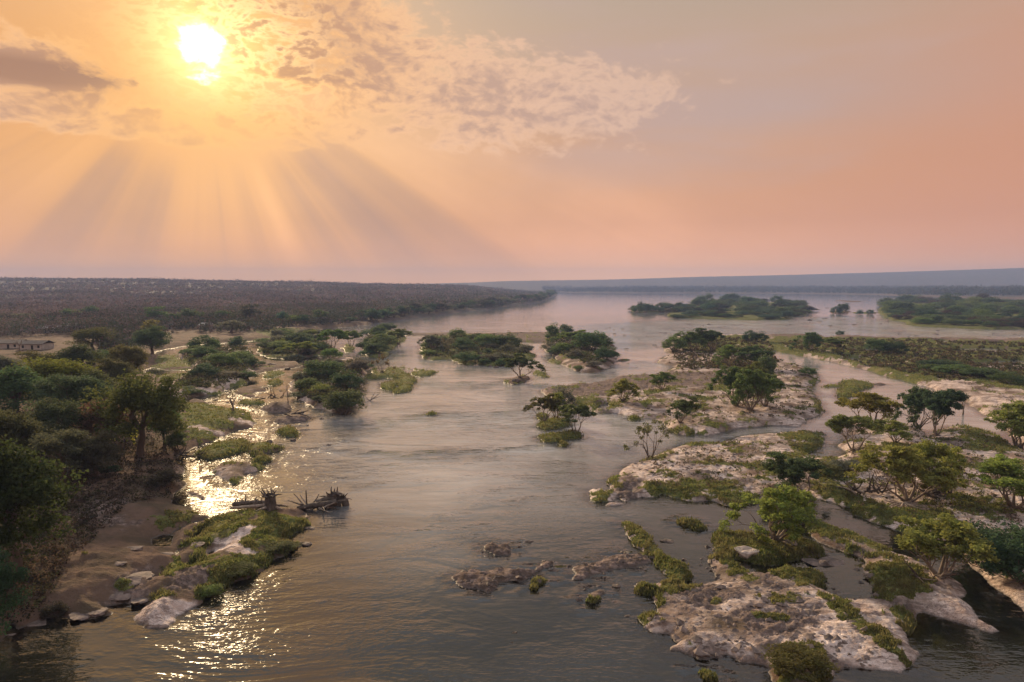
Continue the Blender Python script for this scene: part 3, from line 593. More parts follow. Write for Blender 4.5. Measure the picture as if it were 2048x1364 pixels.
wsel = np.clip(1.0 - np.abs(best) / (foot * 8 + 1.0), 0, 1)
sd = best + shore_n * np.clip(np.maximum(wsel, 0.15), 0, 1)
sd = np.minimum(sd, -(pool + shore_n * 0.35))
hmax = np.array([l[3] for l in LANDS] + [0.5])[owner]
wid = np.array([l[4] for l in LANDS] + [1.0])[owner]
cover = np.array([l[2] for l in LANDS] + [(0, 1, 0)], float)[owner]
big = np.isin(owner, [0, FAR])

def cover_of(polys, amp=1.0):
    c = np.zeros(NV)
    for pts in polys:
        g = gpoly(pts)
        s = poly_sd(P, g, 30.0)
        near = s > -29
        if near.any():
            soft = np.clip(Dv[near] * 0.006, 0.25, 4.0)
            nz = fbm(GX[near] / 1.7, GY[near] / 1.7, 3) * soft * 2.2 * amp
            c[near] = np.maximum(c[near], sstep(s[near] + nz, -soft, soft))
    return c
c_grass, c_rock, c_sand = cover_of(GRASS), cover_of(ROCKY), cover_of(SANDY)
ng = fbm(GX / 6.0, GY / 6.0, 4) ; nf = fbm(GX / 1.3, GY / 1.3, 3)
sandw, rockw, grassw = cover[:, 0], cover[:, 1], cover[:, 2]
grass_a = np.clip(sstep(ng * 0.6 + nf * 0.3 + grassw * 1.6 - 0.8, -0.25, 0.25), 0, 1)
c_grass = c_grass * sstep(ng * .7 + nf * .5 + c_grass * .9, .05, .75)
grass_a = np.maximum(grass_a, c_grass) * (1 - 0.85 * c_sand)
rock_a = np.maximum(sstep(fbm(GX / 4.0 + 31, GY / 4.0, 4) * 0.6 + rockw * 1.7 - 0.85, -0.25, 0.25), c_rock)
sand_a = np.maximum(sstep(fbm(GX / 8.0 - 13, GY / 8.0, 4) * 0.5 + sandw * 1.7 - 0.85, -0.3, 0.3), c_sand)

z_in = hmax * (1 - np.exp(-np.maximum(sd, 0) / wid))
amp_in = sstep(sd, 0.0, 3.0)
z_in += amp_in * (ng * 0.22 + nf * 0.09) * np.clip(hmax, .4, 1.4)
ridged = 1 - np.abs(fbm(GX / 2.3, GY / 2.3, 3))
strata = fbm((GX + GY * 0.4) / 2.6, (GY - GX * 0.4) / 0.9, 3)
z_in += np.maximum(rock_a, 0.5 * sand_a) * (Dv < 150) * sstep(sd, 0.0, .8) * (fbm(GX / .75, GY / .55, 3) * .13 - np.maximum(0, .16 - np.abs(fbm((GX + .3 * GY) / 1.7, GY / .8 + 7, 3))) * .9)
z_in += np.maximum(rock_a, 0.55 * sand_a) * sstep(sd, 0.1, 1.2) * ((ridged - 0.62) * 0.5 + strata * 0.16) * np.clip(hmax, .35, .9) * (Dv < 500)
# worn ledges in the bare rock
stepd = .17 + .05 * fbm(GX / 9.0, GY / 9.0, 2)
zt = z_in + .10 * fbm((GX + GY * .5) / 5.0, (GY - GX * .3) / 2.2, 3)
fr_ = zt / stepd
led = stepd * (np.floor(fr_) + sstep(fr_ - np.floor(fr_), .62, .98))
lw = np.clip(np.maximum(rock_a, sand_a) * (1 - grass_a), 0, 1) * sstep(sd, .3, 1.4) * (1 - sstep(Dv, 170, 260)) * .8
z_in = z_in * (1 - lw) + np.maximum(led, .05) * lw
# the wooded ridge behind the left bank and the blue ridge far right
pxv = 1024.0 + FPX * np.tan(np.clip(AA.ravel(), -1.3, 1.3)) * 1.0
def ridge(xs, ys, dist, pxs):
    y = np.interp(pxs, xs, ys)
    return CAM_H + (HORIZON - y) / FPX * dist
dyv = GY
rl = ridge([-2500, 0, 300, 400, 640, 800, 950, 1040, 1085, 1111], [556, 553.5, 555.5, 558, 562, 566, 569, 577, 585, 590], 2500.0, pxv) - 9.0
t = sstep(np.maximum(dyv, 0), 650, 2500)
lift = np.where(owner == 0, t ** 1.25 * np.maximum(rl - 2, 0), 0.0)
lift *= np.where(owner == 0, sstep(sd, 5, 320), 0)
lift *= np.where((owner == 0) & (dyv > 2500), np.clip(1 - (dyv - 2500) / 2500, .75, 1), 1)
z_in = z_in + lift + np.where(lift > 4, fbm(GX / 190.0, GY / 190.0, 4) * 4.0, 0)
rr = ridge([700, 940, 1024, 1300, 1536, 1800, 2048, 2500, 4000], [571, 565.5, 562, 558.5, 554, 547, 539, 536, 536], 5400.0, pxv)
liftr = sstep(np.maximum(dyv, 0), 3700, 5400) ** 0.9 * rr
isfar = (owner == FAR) | (dyv > 3650)
z_in = z_in + np.where(owner == FAR, 9.0 * sstep(sd, 20, 500), 0)
z_in = np.where(isfar, np.maximum(z_in, 1.0) + np.where((pxv > 700), liftr, 0), z_in)
sd = np.where(isfar & (dyv > 3650), 200.0, sd)
owner = np.where(isfar & (dyv > 3650) & (owner != 0), FAR, owner)
z_out = np.maximum(-1.7, sd * 0.28 - 0.02)
ZZ = np.where(sd > 0, z_in + 0.02, z_out)

# ------------------------------------------------------------------ materials
def new_mat(name):
    m = bpy.data.materials.new(name); m.use_nodes = True
    m.node_tree.nodes.clear()
    x = NX(m.node_tree)
    return m, x, m.node_tree

def A(x, name, out='Fac'):
    n = x.node('ShaderNodeAttribute', attribute_name=name)
    return n.outputs[out]

def finish(x, bsdf):
    o = x.node('ShaderNodeOutputMaterial')
    x.nt.links.new(bsdf, o.inputs['Surface'])

# land
mat_land, x, nt = new_mat('land')
pos = x.node('ShaderNodeNewGeometry').outputs['Position']
sp = x.node('ShaderNodeSeparateXYZ'); nt.links.new(pos, sp.inputs[0]); posz = sp.outputs[2]
nA = x.noise(pos, 0.16, 6, 0.6); nB = x.noise(pos, 1.3, 6, 0.62); nC = x.noise(pos, 5.5, 4, 0.6)
rot = x.node('ShaderNodeMapping'); x.put(rot.inputs['Vector'], pos)
rot.inputs['Rotation'].default_value = (0, 0, 0.35); rot.inputs['Scale'].default_value = (0.25, 1.1, 1.0)
nS = x.noise(rot.outputs[0], 1.0, 6, 0.62, 0.6)
soil = x.mix(nB, (0.120, 0.080, 0.058), (0.215, 0.145, 0.106))
soil = x.mix(x.smooth(nA, 0.42, 0.62), soil, (0.105, 0.080, 0.055))
sand = x.mix(x.smooth(nB, 0.35, 0.66), (0.54, 0.415, 0.350), (0.86, 0.73, 0.655))
sand = x.mix(x.mul(x.smooth(nS, 0.50, 0.62), 0.78), sand, (0.235, 0.165, 0.135))
sand = x.mix(x.mul(x.smooth(nA, 0.52, 0.66), 0.60), sand, (0.46, 0.33, 0.27))
sand = x.mix(x.mul(x.smooth(nC, 0.60, 0.68), 0.6), sand, (0.12, 0.085, 0.07))
crk = x.smooth(x.m('ABSOLUTE', x.sub(x.noise(rot.outputs[0], 1.9, 5, 0.6, 0.3), 0.5)), 0.030, 0.0)
crk2 = x.smooth(x.m('ABSOLUTE', x.sub(x.noise(rot.outputs[0], 4.5, 3, 0.6, 0.2), 0.5)), 0.035, 0.0)
crk = x.mul(x.m('MAXIMUM', crk, x.mul(crk2, 0.7)), x.smooth(nA, 0.36, 0.56))
sand = x.mix(x.mul(crk, 0.80), sand, (0.105, 0.078, 0.066))
rock = x.mix(x.smooth(nB, 0.38, 0.62), (0.115, 0.086, 0.074), (0.300, 0.225, 0.190))
rock = x.mix(x.mul(x.smooth(nS, 0.48, 0.60), 0.7), rock, (0.085, 0.066, 0.058))
rock = x.mix(x.mul(crk, 0.8), rock, (0.05, 0.04, 0.035))
grs = x.mix(x.smooth(nB, 0.35, 0.65), (0.085, 0.105, 0.032), (0.165, 0.165, 0.060))
grs = x.mix(x.mul(x.smooth(nA, 0.5, 0.66), 0.7), grs, (0.200, 0.170, 0.085))
c = x.mix(A(x, 'sand'), soil, sand)
c = x.mix(x.mul(A(x, 'rock'), x.smooth(nB, 0.2, 0.5)), c, rock)
gf = x.smooth(x.add(A(x, 'grass'), x.mul(x.sub(nC, 0.5), 0.9)), 0.35, 0.65)
c = x.mix(gf, c, grs)
wood_t = x.mix(x.smooth(x.noise(pos, 0.03, 5, 0.6), 0.4, 0.6), (0.130, 0.100, 0.088), (0.090, 0.084, 0.066))
c = x.mix(A(x, 'wild'), c, wood_t)
wet = x.smooth(x.add(posz, x.mul(x.sub(nB, 0.5), 0.12)), 0.16, 0.02)       # soaked margin at the waterline
c = x.mix(x.mul(wet, 0.62), c, (0.050, 0.040, 0.032))
b = x.node('ShaderNodeBsdfPrincipled')
x.put(b.inputs['Base Color'], c)
x.put(b.inputs['Roughness'], x.lin(wet, 0, 1, 0.95, 0.55))
x.put(b.inputs['Specular IOR Level'], x.lin(wet, 0, 1, 0.04, 0.4))
bp = x.node('ShaderNodeBump'); bp.inputs['Strength'].default_value = 0.9; bp.inputs['Distance'].default_value = 0.30
x.put(bp.inputs['Height'], x.add(x.add(nB, x.mul(nC, 0.35)), x.mul(nS, 0.6)))
nt.links.new(bp.outputs[0], b.inputs['Normal'])
finish(x, b.outputs[0])

# water: dark body that hides the bed with depth, a rippled mirror on top
mat_water, x, nt = new_mat('river_water')
pos = x.node('ShaderNodeNewGeometry').outputs['Position']
rip = A(x, 'riffle')
calm = A(x, 'calm')
deep = A(x, 'depth')
p1 = x.scale(pos, 1.0, 1.7, 1.0)
w1 = x.noise(p1, 0.62, 2, 0.5, 0.3)
w2 = x.noise(p1, 2.1, 1.5, 0.5, 0.2)
wl = x.noise(x.scale(pos, 0.05, 0.09, 1.0), 1.0, 4, 0.6, 1.0)
wl2 = x.noise(x.scale(pos, 0.10, 0.42, 1.0, (0, 0, 3)), 1.0, 4, 0.6, 0.9)
wr = x.noise(x.scale(pos, 0.28, 0.85, 1.0, (5, 0, 0)), 1.0, 3, 0.6, 0.8)
amp = x.mul(x.lin(wl, 0.40, 0.60, 0.30, 1.30), x.lin(calm, 0, 1, 1.0, 0.15))
hgt = x.mul(x.add(x.add(x.mul(w1, 0.068), x.mul(w2, 0.034)), x.mul(wl2, 0.09)), amp)
hgt = x.add(hgt, x.mul(rip, x.add(x.mul(wr, 0.95), x.mul(w1, 0.30))))
bp = x.node('ShaderNodeBump'); bp.inputs['Strength'].default_value = 1.0; bp.inputs['Distance'].default_value = 1.0
x.put(bp.inputs['Height'], hgt)
body = x.mix(x.smooth(wl, 0.35, 0.65), (0.012, 0.012, 0.009), (0.020, 0.019, 0.014))
painted_sheen = x.mul(A(x, 'painted_sheen'), x.lin(wl2, 0.3, 0.7, 0.75, 1.2))
body = x.mix(x.mul(painted_sheen, 0.85), body, (0.430, 0.425, 0.420))  # diffuse body lightened to stand in for silvery reflection
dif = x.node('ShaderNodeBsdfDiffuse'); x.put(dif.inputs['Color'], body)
tr = x.node('ShaderNodeBsdfTransparent'); tr.inputs['Color'].default_value = (0.62, 0.52, 0.38, 1)
mx = x.node('ShaderNodeMixShader')
x.put(mx.inputs[0], x.smooth(deep, 0.0, 0.75, 0.15, 1.0)); nt.links.new(tr.outputs[0], mx.inputs[1]); nt.links.new(dif.outputs[0], mx.inputs[2])
gl = x.node('ShaderNodeBsdfGlossy'); gl.inputs['Roughness'].default_value = 0.03
gl.inputs['Color'].default_value = (0.93, 0.97, 1.0, 1)
nt.links.new(bp.outputs[0], gl.inputs['Normal'])
fr = x.node('ShaderNodeFresnel'); fr.inputs['IOR'].default_value = 1.85
nt.links.new(bp.outputs[0], fr.inputs['Normal'])
mx2 = x.node('ShaderNodeMixShader')
nt.links.new(fr.outputs[0], mx2.inputs[0]); nt.links.new(mx.outputs[0], mx2.inputs[1]); nt.links.new(gl.outputs[0], mx2.inputs[2])
finish(x, mx2.outputs[0])

# leaves: tint from the object's own colour, a little different on every clump
def leaf_mat(name, use_attr=False, glow=0.48):
    m, x, nt = new_mat(name)
    oi = x.node('ShaderNodeObjectInfo')
    base = A(x, 'tint', 'Color') if use_attr else oi.outputs['Color']
    posn = x.node('ShaderNodeNewGeometry').outputs['Position']
    n = x.noise(posn, 0.9, 3, 0.6)
    n2 = x.noise(posn, 9.0, 2, 0.5)
    hs = x.node('ShaderNodeHueSaturation')
    x.put(hs.inputs['Color'], base)
    x.put(hs.inputs['Hue'], x.lin(n, 0.3, 0.7, 0.475, 0.51))
    x.put(hs.inputs['Value'], x.mul(x.lin(n, 0.3, 0.7, 0.75, 1.3), x.lin(n2, 0.3, 0.7, 0.7, 1.3)))
    b = x.node('ShaderNodeBsdfPrincipled')
    x.put(b.inputs['Base Color'], hs.outputs[0]); b.inputs['Roughness'].default_value = 0.8; b.inputs['Specular IOR Level'].default_value = 0.0 if glow < .1 else 0.12
    t = x.node('ShaderNodeBsdfTranslucent'); x.put(t.inputs['Color'], hs.outputs[0])
    mx = x.node('ShaderNodeMixShader'); mx.inputs[0].default_value = glow
    nt.links.new(b.outputs[0], mx.inputs[1]); nt.links.new(t.outputs[0], mx.inputs[2])
    finish(x, mx.outputs[0])
    return m
mat_leaf = leaf_mat('leaves')
mat_wild = leaf_mat('wild_leaves', True)
mat_woods = leaf_mat('dry_wood_leaves', True, 0.08)

def plain_mat(name, c1, c2, scale=3.0, rough=0.85, bump=0.3):
    m, x, nt = new_mat(name)
    tc = x.node('ShaderNodeTexCoord').outputs['Object']
    n = x.noise(tc, scale, 5, 0.6)
    n2 = x.noise(x.scale(tc, 1, 1, .25), scale * 4, 4, 0.6)
    b = x.node('ShaderNodeBsdfPrincipled')
    x.put(b.inputs['Base Color'], x.mix(x.smooth(x.add(x.mul(n, .6), x.mul(n2, .4)), 0.35, 0.65), c1, c2))
    b.inputs['Roughness'].default_value = rough
    b.inputs['Specular IOR Level'].default_value = 0.3
    bp = x.node('ShaderNodeBump'); bp.inputs['Strength'].default_value = bump; bp.inputs['Distance'].default_value = 0.1
    x.put(bp.inputs['Height'], n2); nt.links.new(bp.outputs[0], b.inputs['Normal'])
    finish(x, b.outputs[0])
    return m
mat_bark = plain_mat('bark', (0.085, 0.062, 0.050), (0.20, 0.155, 0.125), 2.0)
mat_pale_bark = plain_mat('pale_bark', (0.14, 0.11, 0.09), (0.33, 0.27, 0.22), 2.0)
mat_drift = plain_mat('driftwood', (0.05, 0.04, 0.033), (0.15, 0.12, 0.10), 1.5)
mat_drift_pale = plain_mat('bleached_wood', (0.20, 0.16, 0.13), (0.42, 0.35, 0.29), 1.5)
mat_slab = plain_mat('slab_rock', (0.10, 0.080, 0.070), (0.27, 0.21, 0.18), 0.8, 0.9, 0.6)
mat_stone = plain_mat('river_stone', (0.055, 0.044, 0.038), (0.17, 0.13, 0.11), 1.2, 0.8, 0.5)

# ------------------------------------------------------------------ build land objects
dry_wild = np.where(big, sstep(GY, 420, 700), 0.0)
dry_wild = np.where(owner == FAR, 1.0 * (sd > 60), dry_wild)
I = np.arange(NV).reshape(NR, NC)
quads = np.stack([I[:-1, :-1].ravel(), I[:-1, 1:].ravel(), I[1:, 1:].ravel(), I[1:, :-1].ravel()], 1)
qz = ZZ[quads]; keep = qz.max(1) > -1.55
quads = quads[keep]
qo = owner[quads[np.arange(len(quads)), qz[keep].argmax(1)]]
land_objs = {}
for i, (nm, lab, *_r) in enumerate(LANDS):
    q = quads[qo == i]
    if len(q) == 0:
        continue
    u, inv = np.unique(q, return_inverse=True)
    V = np.stack([GX[u], GY[u], ZZ[u]], 1)
    me = np_mesh(nm, V, inv.reshape(-1, 4), mat_land)
    attr(me, 'grass', grass_a[u]); attr(me, 'rock', rock_a[u]); attr(me, 'sand', sand_a[u]); attr(me, 'wild', dry_wild[u])
    land_objs[i] = tag(link(nm, me), lab, kind='structure')
# the bed under everything
bed = np_mesh('riverbed', [(-9000, -3000, -1.6), (9000, -3000, -1.6), (9000, 6600, -1.6), (-9000, 6600, -1.6)], [(0, 1, 2, 3)], mat_land)
tag(link('riverbed', bed), 'brown bed of the river seen through the shallows', kind='structure')

# river surface
ri, ci = np.arange(0, NR, 2), np.arange(0, NC, 2)
W = I[np.ix_(ri, ci)]
u = W.ravel()
WX, WY = GX[u], GY[u]
PW = P[u]; DW = Dv[u]
RIFFLES = [  # line, half width m, strength
 ([(640, 897), (690, 905), (760, 909), (800, 913), (870, 909), (950, 905), (1060, 899), (1096, 896)], 2.2, 1.0),
 ([(700, 906), (800, 922), (900, 918), (980, 912)], 5.0, .4),
 ([(880, 832), (950, 832), (1000, 830), (1075, 825)], 3.5, .9), ([(690, 882), (740, 858), (790, 842), (850, 834)], 4.0, .6), ([(900, 845), (960, 850), (1040, 842)], 8, .35),
 ([(940, 770), (1000, 768), (1080, 772)], 5, .4), ([(1180, 742), (1240, 735), (1300, 728)], 7, .6), ([(840, 765), (900, 775), (1000, 780)], 5, .35),
 ([(560, 905), (640, 925), (720, 960)], 7, .3), ([(1225, 1040), (1180, 1010)], 3, .2), ([(1100, 960), (1000, 1000), (900, 1060)], 5, .25), ([(1380, 888), (1450, 872), (1560, 862)], 3.0, .5), ([(1640, 905), (1660, 890)], 2.5, .5),
]
riff = np.zeros(len(u))
for pts, hw, s in RIFFLES:
    d = poly_line_d(PW, gpoly(pts), hw * 3)
    nn = 0.6 + 0.8 * fbm(WX / 6.0, WY / 3.0, 3)
    riff = np.maximum(riff, np.exp(-(d / hw) ** 2) * s * np.clip(nn, 0.1, 1.5))
zone = gpoly([(1170, 655), (1260, 646), (1400, 641), (1540, 643), (1600, 636), (1700, 634), (1780, 646), (1830, 656), (2048, 662), (2300, 668), (2300, 675), (2048, 674), (1800, 674), (1540, 668), (1400, 668), (1330, 680), (1250, 700), (1200, 690)])
zs = sstep(poly_sd(PW, zone, 90), -30, 25)
riff = np.maximum(riff, zs * np.clip(0.55 + 0.7 * fbm(WX / 40, WY / 14, 3), 0.1, 1.2))
zone2 = gpoly([(760, 665), (1100, 660), (1180, 664), (1180, 672), (1100, 690), (900, 676), (800, 676), (740, 700), (730, 690)])
riff = np.maximum(riff, 0.25 * sstep(poly_sd(PW, zone2, 60), -15, 15) * np.clip(.3 + fbm(WX / 20, WY / 9, 3), 0, 1))
calm = np.zeros(len(u))
for pts, s in [([(-300, 1500), (-300, 1290), (30, 1275), (150, 1245), (270, 1255), (330, 1275), (330, 1364), (300, 1500)], .55),
               ([(360, 990), (345, 930), (400, 880), (520, 800), (560, 740), (330, 690), (310, 800), (420, 815), (500, 850), (440, 900), (450, 965), (430, 1020), (370, 1012)], .55),
               ([(303, 1100), (300, 1068), (430, 1030), (445, 1040), (410, 1062), (346, 1100)], .9), ([(1200, 1012), (1480, 1012), (1620, 1080), (1440, 1160), (1300, 1160), (1230, 1060)], .75),
               ([(1600, 985), (1840, 1080), (2000, 1180), (1900, 1200), (1700, 1060)], .8), ([(1540, 700), (1640, 715), (1900, 790), (2040, 880), (1900, 860), (1690, 850), (1600, 870), (1650, 790)], .6),
               ([(1640, 1100), (1740, 1110), (1760, 1205), (1680, 1205)], .8), ([(1820, 1220), (2000, 1260), (1900, 1340), (1810, 1300)], .8)]:
    calm = np.maximum(calm, s * sstep(poly_sd(PW, gpoly(pts), 30), -3, 3))
calm = np.maximum(calm, np.maximum(.9 * sstep(DW, 330, 800), .62 * sstep(DW, 150, 260)) * (1 - zs))
riff = riff * (1 - .55 * sstep(DW, 200, 320) * (1 - zs))
j = np.arange(len(u)).reshape(W.shape)
wq = np.stack([j[:-1, :-1].ravel(), j[:-1, 1:].ravel(), j[1:, 1:].ravel(), j[1:, :-1].ravel()], 1)
# drop the cells that lie wholly under high ground
zw = ZZ[u][wq].min(1)
wq = wq[zw < 0.6]
wme = np_mesh('river', np.stack([WX, WY, np.zeros(len(u))], 1), wq, mat_water)
attr(wme, 'depth', np.clip(-ZZ[u], 0, 2)); attr(wme, 'riffle', riff); attr(wme, 'calm', calm)
reefs = np.isin(owner[u], [k for k, l in enumerate(LANDS) if l[0] in ('reef', 'islet')])
riff = np.maximum(riff, .30 * np.exp(-(np.clip(sd[u] + 1.0, -9, 9) / 1.6) ** 2) * reefs * (DW < 220) * np.clip(.4 + fbm(WX / 2.5, WY / 2.5, 2), 0, 1))
wme.attributes['riffle'].data.foreach_set('value', riff.astype(np.float32))
# pale body colour painted over mid and far river for reflected sky sheen
painted_sheen = sstep(poly_sd(PW, gpoly([(700, 581), (4200, 581), (4200, 690), (2400, 920), (1680, 930), (1560, 885), (1330, 905), (1230, 940), (1170, 1010), (1020, 1050), (900, 1120), (780, 1100), (680, 1050), (580, 1000), (540, 930), (560, 850), (650, 790), (730, 760), (700, 700), (650, 650), (640, 581)]), 700.0), -16, 26)
painted_sheen = np.clip(painted_sheen * (.85 + .35 * fbm(WX / 25, WY / 18, 3)), 0, 1)
attr(wme, 'painted_sheen', painted_sheen)
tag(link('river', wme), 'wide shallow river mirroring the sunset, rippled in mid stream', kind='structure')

_cell = {}
def height_at(xw, yw):
    """terrain height at a place, from the grid"""
    d, a = math.hypot(xw, yw), math.degrees(math.atan2(xw, yw))
    r = int(np.clip(np.searchsorted(rows_D, d), 1, NR - 1)); c = int(np.clip(np.searchsorted(cols_A, a), 1, NC - 1))
    return float(ZZ[I[r - 1:r + 1, c - 1:c + 1].ravel()].mean())

# ------------------------------------------------------------------ plant prototypes (unit height, unit width)
def rvec(r):
    v = r.normal(size=3)
    return v / np.linalg.norm(v)

def tube_geo(polys):
    V, F, off = [], [], 0
    for pts, rad, k in polys:
        pts = np.asarray(pts, float); n = len(pts)
        tang = np.gradient(pts, axis=0)
        tang /= np.maximum(np.linalg.norm(tang, axis=1, keepdims=True), 1e-9)
        ref = np.array([0.31, 0.95, 0.1])
        s = np.cross(tang, ref); s /= np.maximum(np.linalg.norm(s, axis=1, keepdims=True), 1e-9)
        t = np.cross(tang, s)
        ang = np.arange(k) * 2 * np.pi / k
        ring = pts[:, None, :] + np.asarray(rad)[:, None, None] * (np.cos(ang)[None, :, None] * s[:, None, :] + np.sin(ang)[None, :, None] * t[:, None, :])
        V.append(ring.reshape(-1, 3))
        idx = off + np.arange(n * k).reshape(n, k)
        a, b = idx[:-1], idx[1:]
        F.append(np.stack([a, np.roll(a, -1, 1), np.roll(b, -1, 1), b], -1).reshape(-1, 4))
        off += n * k
    return np.concatenate(V), np.concatenate(F)

def leaf_geo(r, centers, radii, per, size, flat=0.7, shell=0.35):
    """small leaf-sized triangles spread through clumps"""
    centers = np.asarray(centers); radii = np.asarray(radii)
    cc = np.repeat(np.arange(len(centers)), per)
    n = len(cc)
    d = r.normal(size=(n, 3)); d /= np.linalg.norm(d, axis=1, keepdims=True)
    rad = radii[cc] * (shell + (1 - shell) * r.random(n) ** 0.6) * r.uniform(.8, 1.2, n)
    p = centers[cc] + d * rad[:, None] * np.array([1, 1, flat])
    s = size * r.uniform(0.6, 1.35, n)
    a = r.normal(size=(n, 3)); a /= np.linalg.norm(a, axis=1, keepdims=True)
    b = np.cross(a, d + 0.6 * r.normal(size=(n, 3))); b /= np.maximum(np.linalg.norm(b, axis=1, keepdims=True), 1e-9)
    V = np.stack([p - a * s[:, None] * .6, p + a * s[:, None] * .4 + b * s[:, None] * .55, p + a * s[:, None] * .5 - b * s[:, None] * .5], 1)
    return V.reshape(-1, 3), np.arange(n * 3).reshape(n, 3)

def branching(seed, stems, tilt, L, r0, lev, up=0.10, wander=0.22, spread=(22, 46), kids=(2, 3), base_r=0.03, single=0.0):
    r = np.random.default_rng(seed)
    polys, tips = [], []
    def br(p, d, L, rad, k):
        n = 4; pts = [p.copy()]; rr = [rad]
        for i in range(n):
            d = d + r.normal(size=3) * wander * 0.6 + np.array([0, 0, up])
            d /= np.linalg.norm(d)
            p = p + d * L / n
            pts.append(p.copy()); rr.append(rad * (1 - 0.42 * (i + 1) / n))
        polys.append((pts, rr, 6 if k == lev else (4 if k > 1 else 3)))
        if k == 0:
            tips.append(p); return
        nk = r.integers(kids[0], kids[1] + 1)
        starts = [(pts[-1], rr[-1])] * nk
        if r.random() < 0.55:
            starts.append((pts[2], rr[2] * 0.75))
        for q, rad2 in starts:
            ax = np.cross(d, rvec(r)); ax /= max(np.linalg.norm(ax), 1e-9)
            a = math.radians(r.uniform(*spread))
            nd = d * math.cos(a) + ax * math.sin(a)
            br(np.array(q), nd, L * r.uniform(0.60, 0.82), rad2 * 0.74, k - 1)
    if single > 0:
        top = np.array([r.normal() * .03, r.normal() * .03, single])
        polys.append(([np.zeros(3), top * .35 + r.normal(size=3) * .01, top * .7 + r.normal(size=3) * .012, top], [r0 * 1.9, r0 * 1.35, r0 * 1.15, r0], 7))
        base = top
    else:
        base = np.zeros(3)
    a0 = r.uniform(0, 6.28)
    for i in range(stems):
        a = a0 + 2 * math.pi * (i + r.uniform(-.25, .25)) / stems
        t = math.radians(r.uniform(*tilt))
        d = np.array([math.sin(t) * math.cos(a), math.sin(t) * math.sin(a), math.cos(t)])
        p = base + (np.array([math.cos(a), math.sin(a), 0]) * base_r * r.uniform(.4, 1.2) if single == 0 else np.zeros(3))
        br(p, d, L * r.uniform(.8, 1.15), r0 * r.uniform(.7, 1.05), lev)
    if single == 0:      # roots flaring over the ground
        for i in range(stems + 2):
            a = r.uniform(0, 6.28); q = np.array([math.cos(a), math.sin(a), 0])
            polys.append(([q * .02 + [0, 0, .06], q * .07 + [0, 0, .025], q * .15 + [0, 0, -.015]], [r0 * .8, r0 * .55, r0 * .2], 4))
    return r, polys, np.array(tips)

def proto(name, wood, leaves, wood_mat):
    """wood, leaves: (V, F); returns the two meshes scaled to height 1 and width 1"""
    allv = np.concatenate([wood[0], leaves[0]]) if leaves is not None else wood[0]
    src = leaves[0] if leaves is not None else allv
    hi = np.percentile(src[:, 2], 99.3)
    lo = np.percentile(src[:, :2], 1.2, axis=0); h2 = np.percentile(src[:, :2], 98.8, axis=0)
    w = (h2 - lo).mean(); c = (h2 + lo) / 2 * 0.6
    def nrm(V):
        V = np.array(V, float)
        f = np.clip(V[:, 2] / hi, 0, 1)[:, None]
        V[:, :2] = (V[:, :2] - c * f) / w
        V[:, 2] /= hi
        return V
    tm = np_mesh(name + '_trunk', nrm(wood[0]), wood[1], wood_mat)
    lm = np_mesh(name + '_crown', nrm(leaves[0]), leaves[1], mat_leaf, smooth=False) if leaves is not None else None
    return tm, lm

PROTO = {'multi': [], 'bush': [], 'big': [], 'far': [], 'bare': [], 'sparse': [], 'shrub': []}
for s, (st, tl) in enumerate([(5, (18, 46)), (7, (22, 52)), (4, (14, 38)), (6, (20, 44)), (3, (12, 40))]):
    r, polys, tips = branching(100 + s, st, tl, 0.36, 0.026, 3)
    rad = r.uniform(.060, .125, len(tips))
    PROTO['multi'].append(proto('river_tree', tube_geo(polys), leaf_geo(r, tips, rad, 9500 // len(tips) + 8, .034, .6, .15), mat_pale_bark))
for s in range(3):
    r, polys, tips = branching(200 + s, 4, (20, 55), 0.30, 0.016, 2, up=.06)
    keep_t = tips[r.random(len(tips)) < .75]
    PROTO['sparse'].append(proto('sparse_tree', tube_geo(polys), leaf_geo(r, keep_t, r.uniform(.05, .10, len(keep_t)), 34, .030, .6, .15), mat_bark))
for s in range(4):
    r, polys, _t = branching(300 + s, 9, (15, 75), 0.30, 0.014, 1)
    n = 34
    d = r.normal(size=(n, 3)); d[:, 2] = np.abs(d[:, 2]); d /= np.linalg.norm(d, axis=1, keepdims=True)
    cen = d * r.uniform(.55, 1.0, (n, 1)) * np.array([.42, .42, .62]) + [0, 0, .20]
    cen[:, 2] = np.maximum(cen[:, 2], .08)
    PROTO['bush'].append(proto('bush', tube_geo(polys), leaf_geo(r, cen, r.uniform(.09, .20, n), 105, .036, .8, .45), mat_bark))
for s in range(4):
    r, polys, tips = branching(400 + s, 5, (18, 55), 0.24, 0.026, 2, single=.30 + .04 * s, up=.12)
    n = 64
    d = r.normal(size=(n, 3)); d /= np.linalg.norm(d, axis=1, keepdims=True); d[:, 2] = np.where(d[:, 2] < -.72, -d[:, 2], d[:, 2])
    cen = d * r.uniform(.55, 1.0, (n, 1)) * np.array([.41, .41, .43]) + [0, 0, .53] + np.repeat(r.normal(size=(n // 2, 3)) * .04, 2, 0)
    cen = np.concatenate([cen, tips[r.random(len(tips)) < .5]])
    PROTO['big'].append(proto('broadleaf_tree', tube_geo(polys), leaf_geo(r, cen, r.uniform(.08, .17, len(cen)), 12500 // len(cen), .024, .8, .45), mat_bark))
for s in range(4):
    r, polys, tips = branching(500 + s, 3, (15, 45), 0.22, 0.03, 1, single=.30)
    n = 16
    d = r.normal(size=(n, 3)); d /= np.linalg.norm(d, axis=1, keepdims=True)
    cen = d * r.uniform(.4, 1.0, (n, 1)) * np.array([.36, .36, .30]) + [0, 0, .62]
    PROTO['far'].append(proto('tree', tube_geo(polys), leaf_geo(r, cen, r.uniform(.10, .20, n), 60, .055, .8, .4), mat_bark))
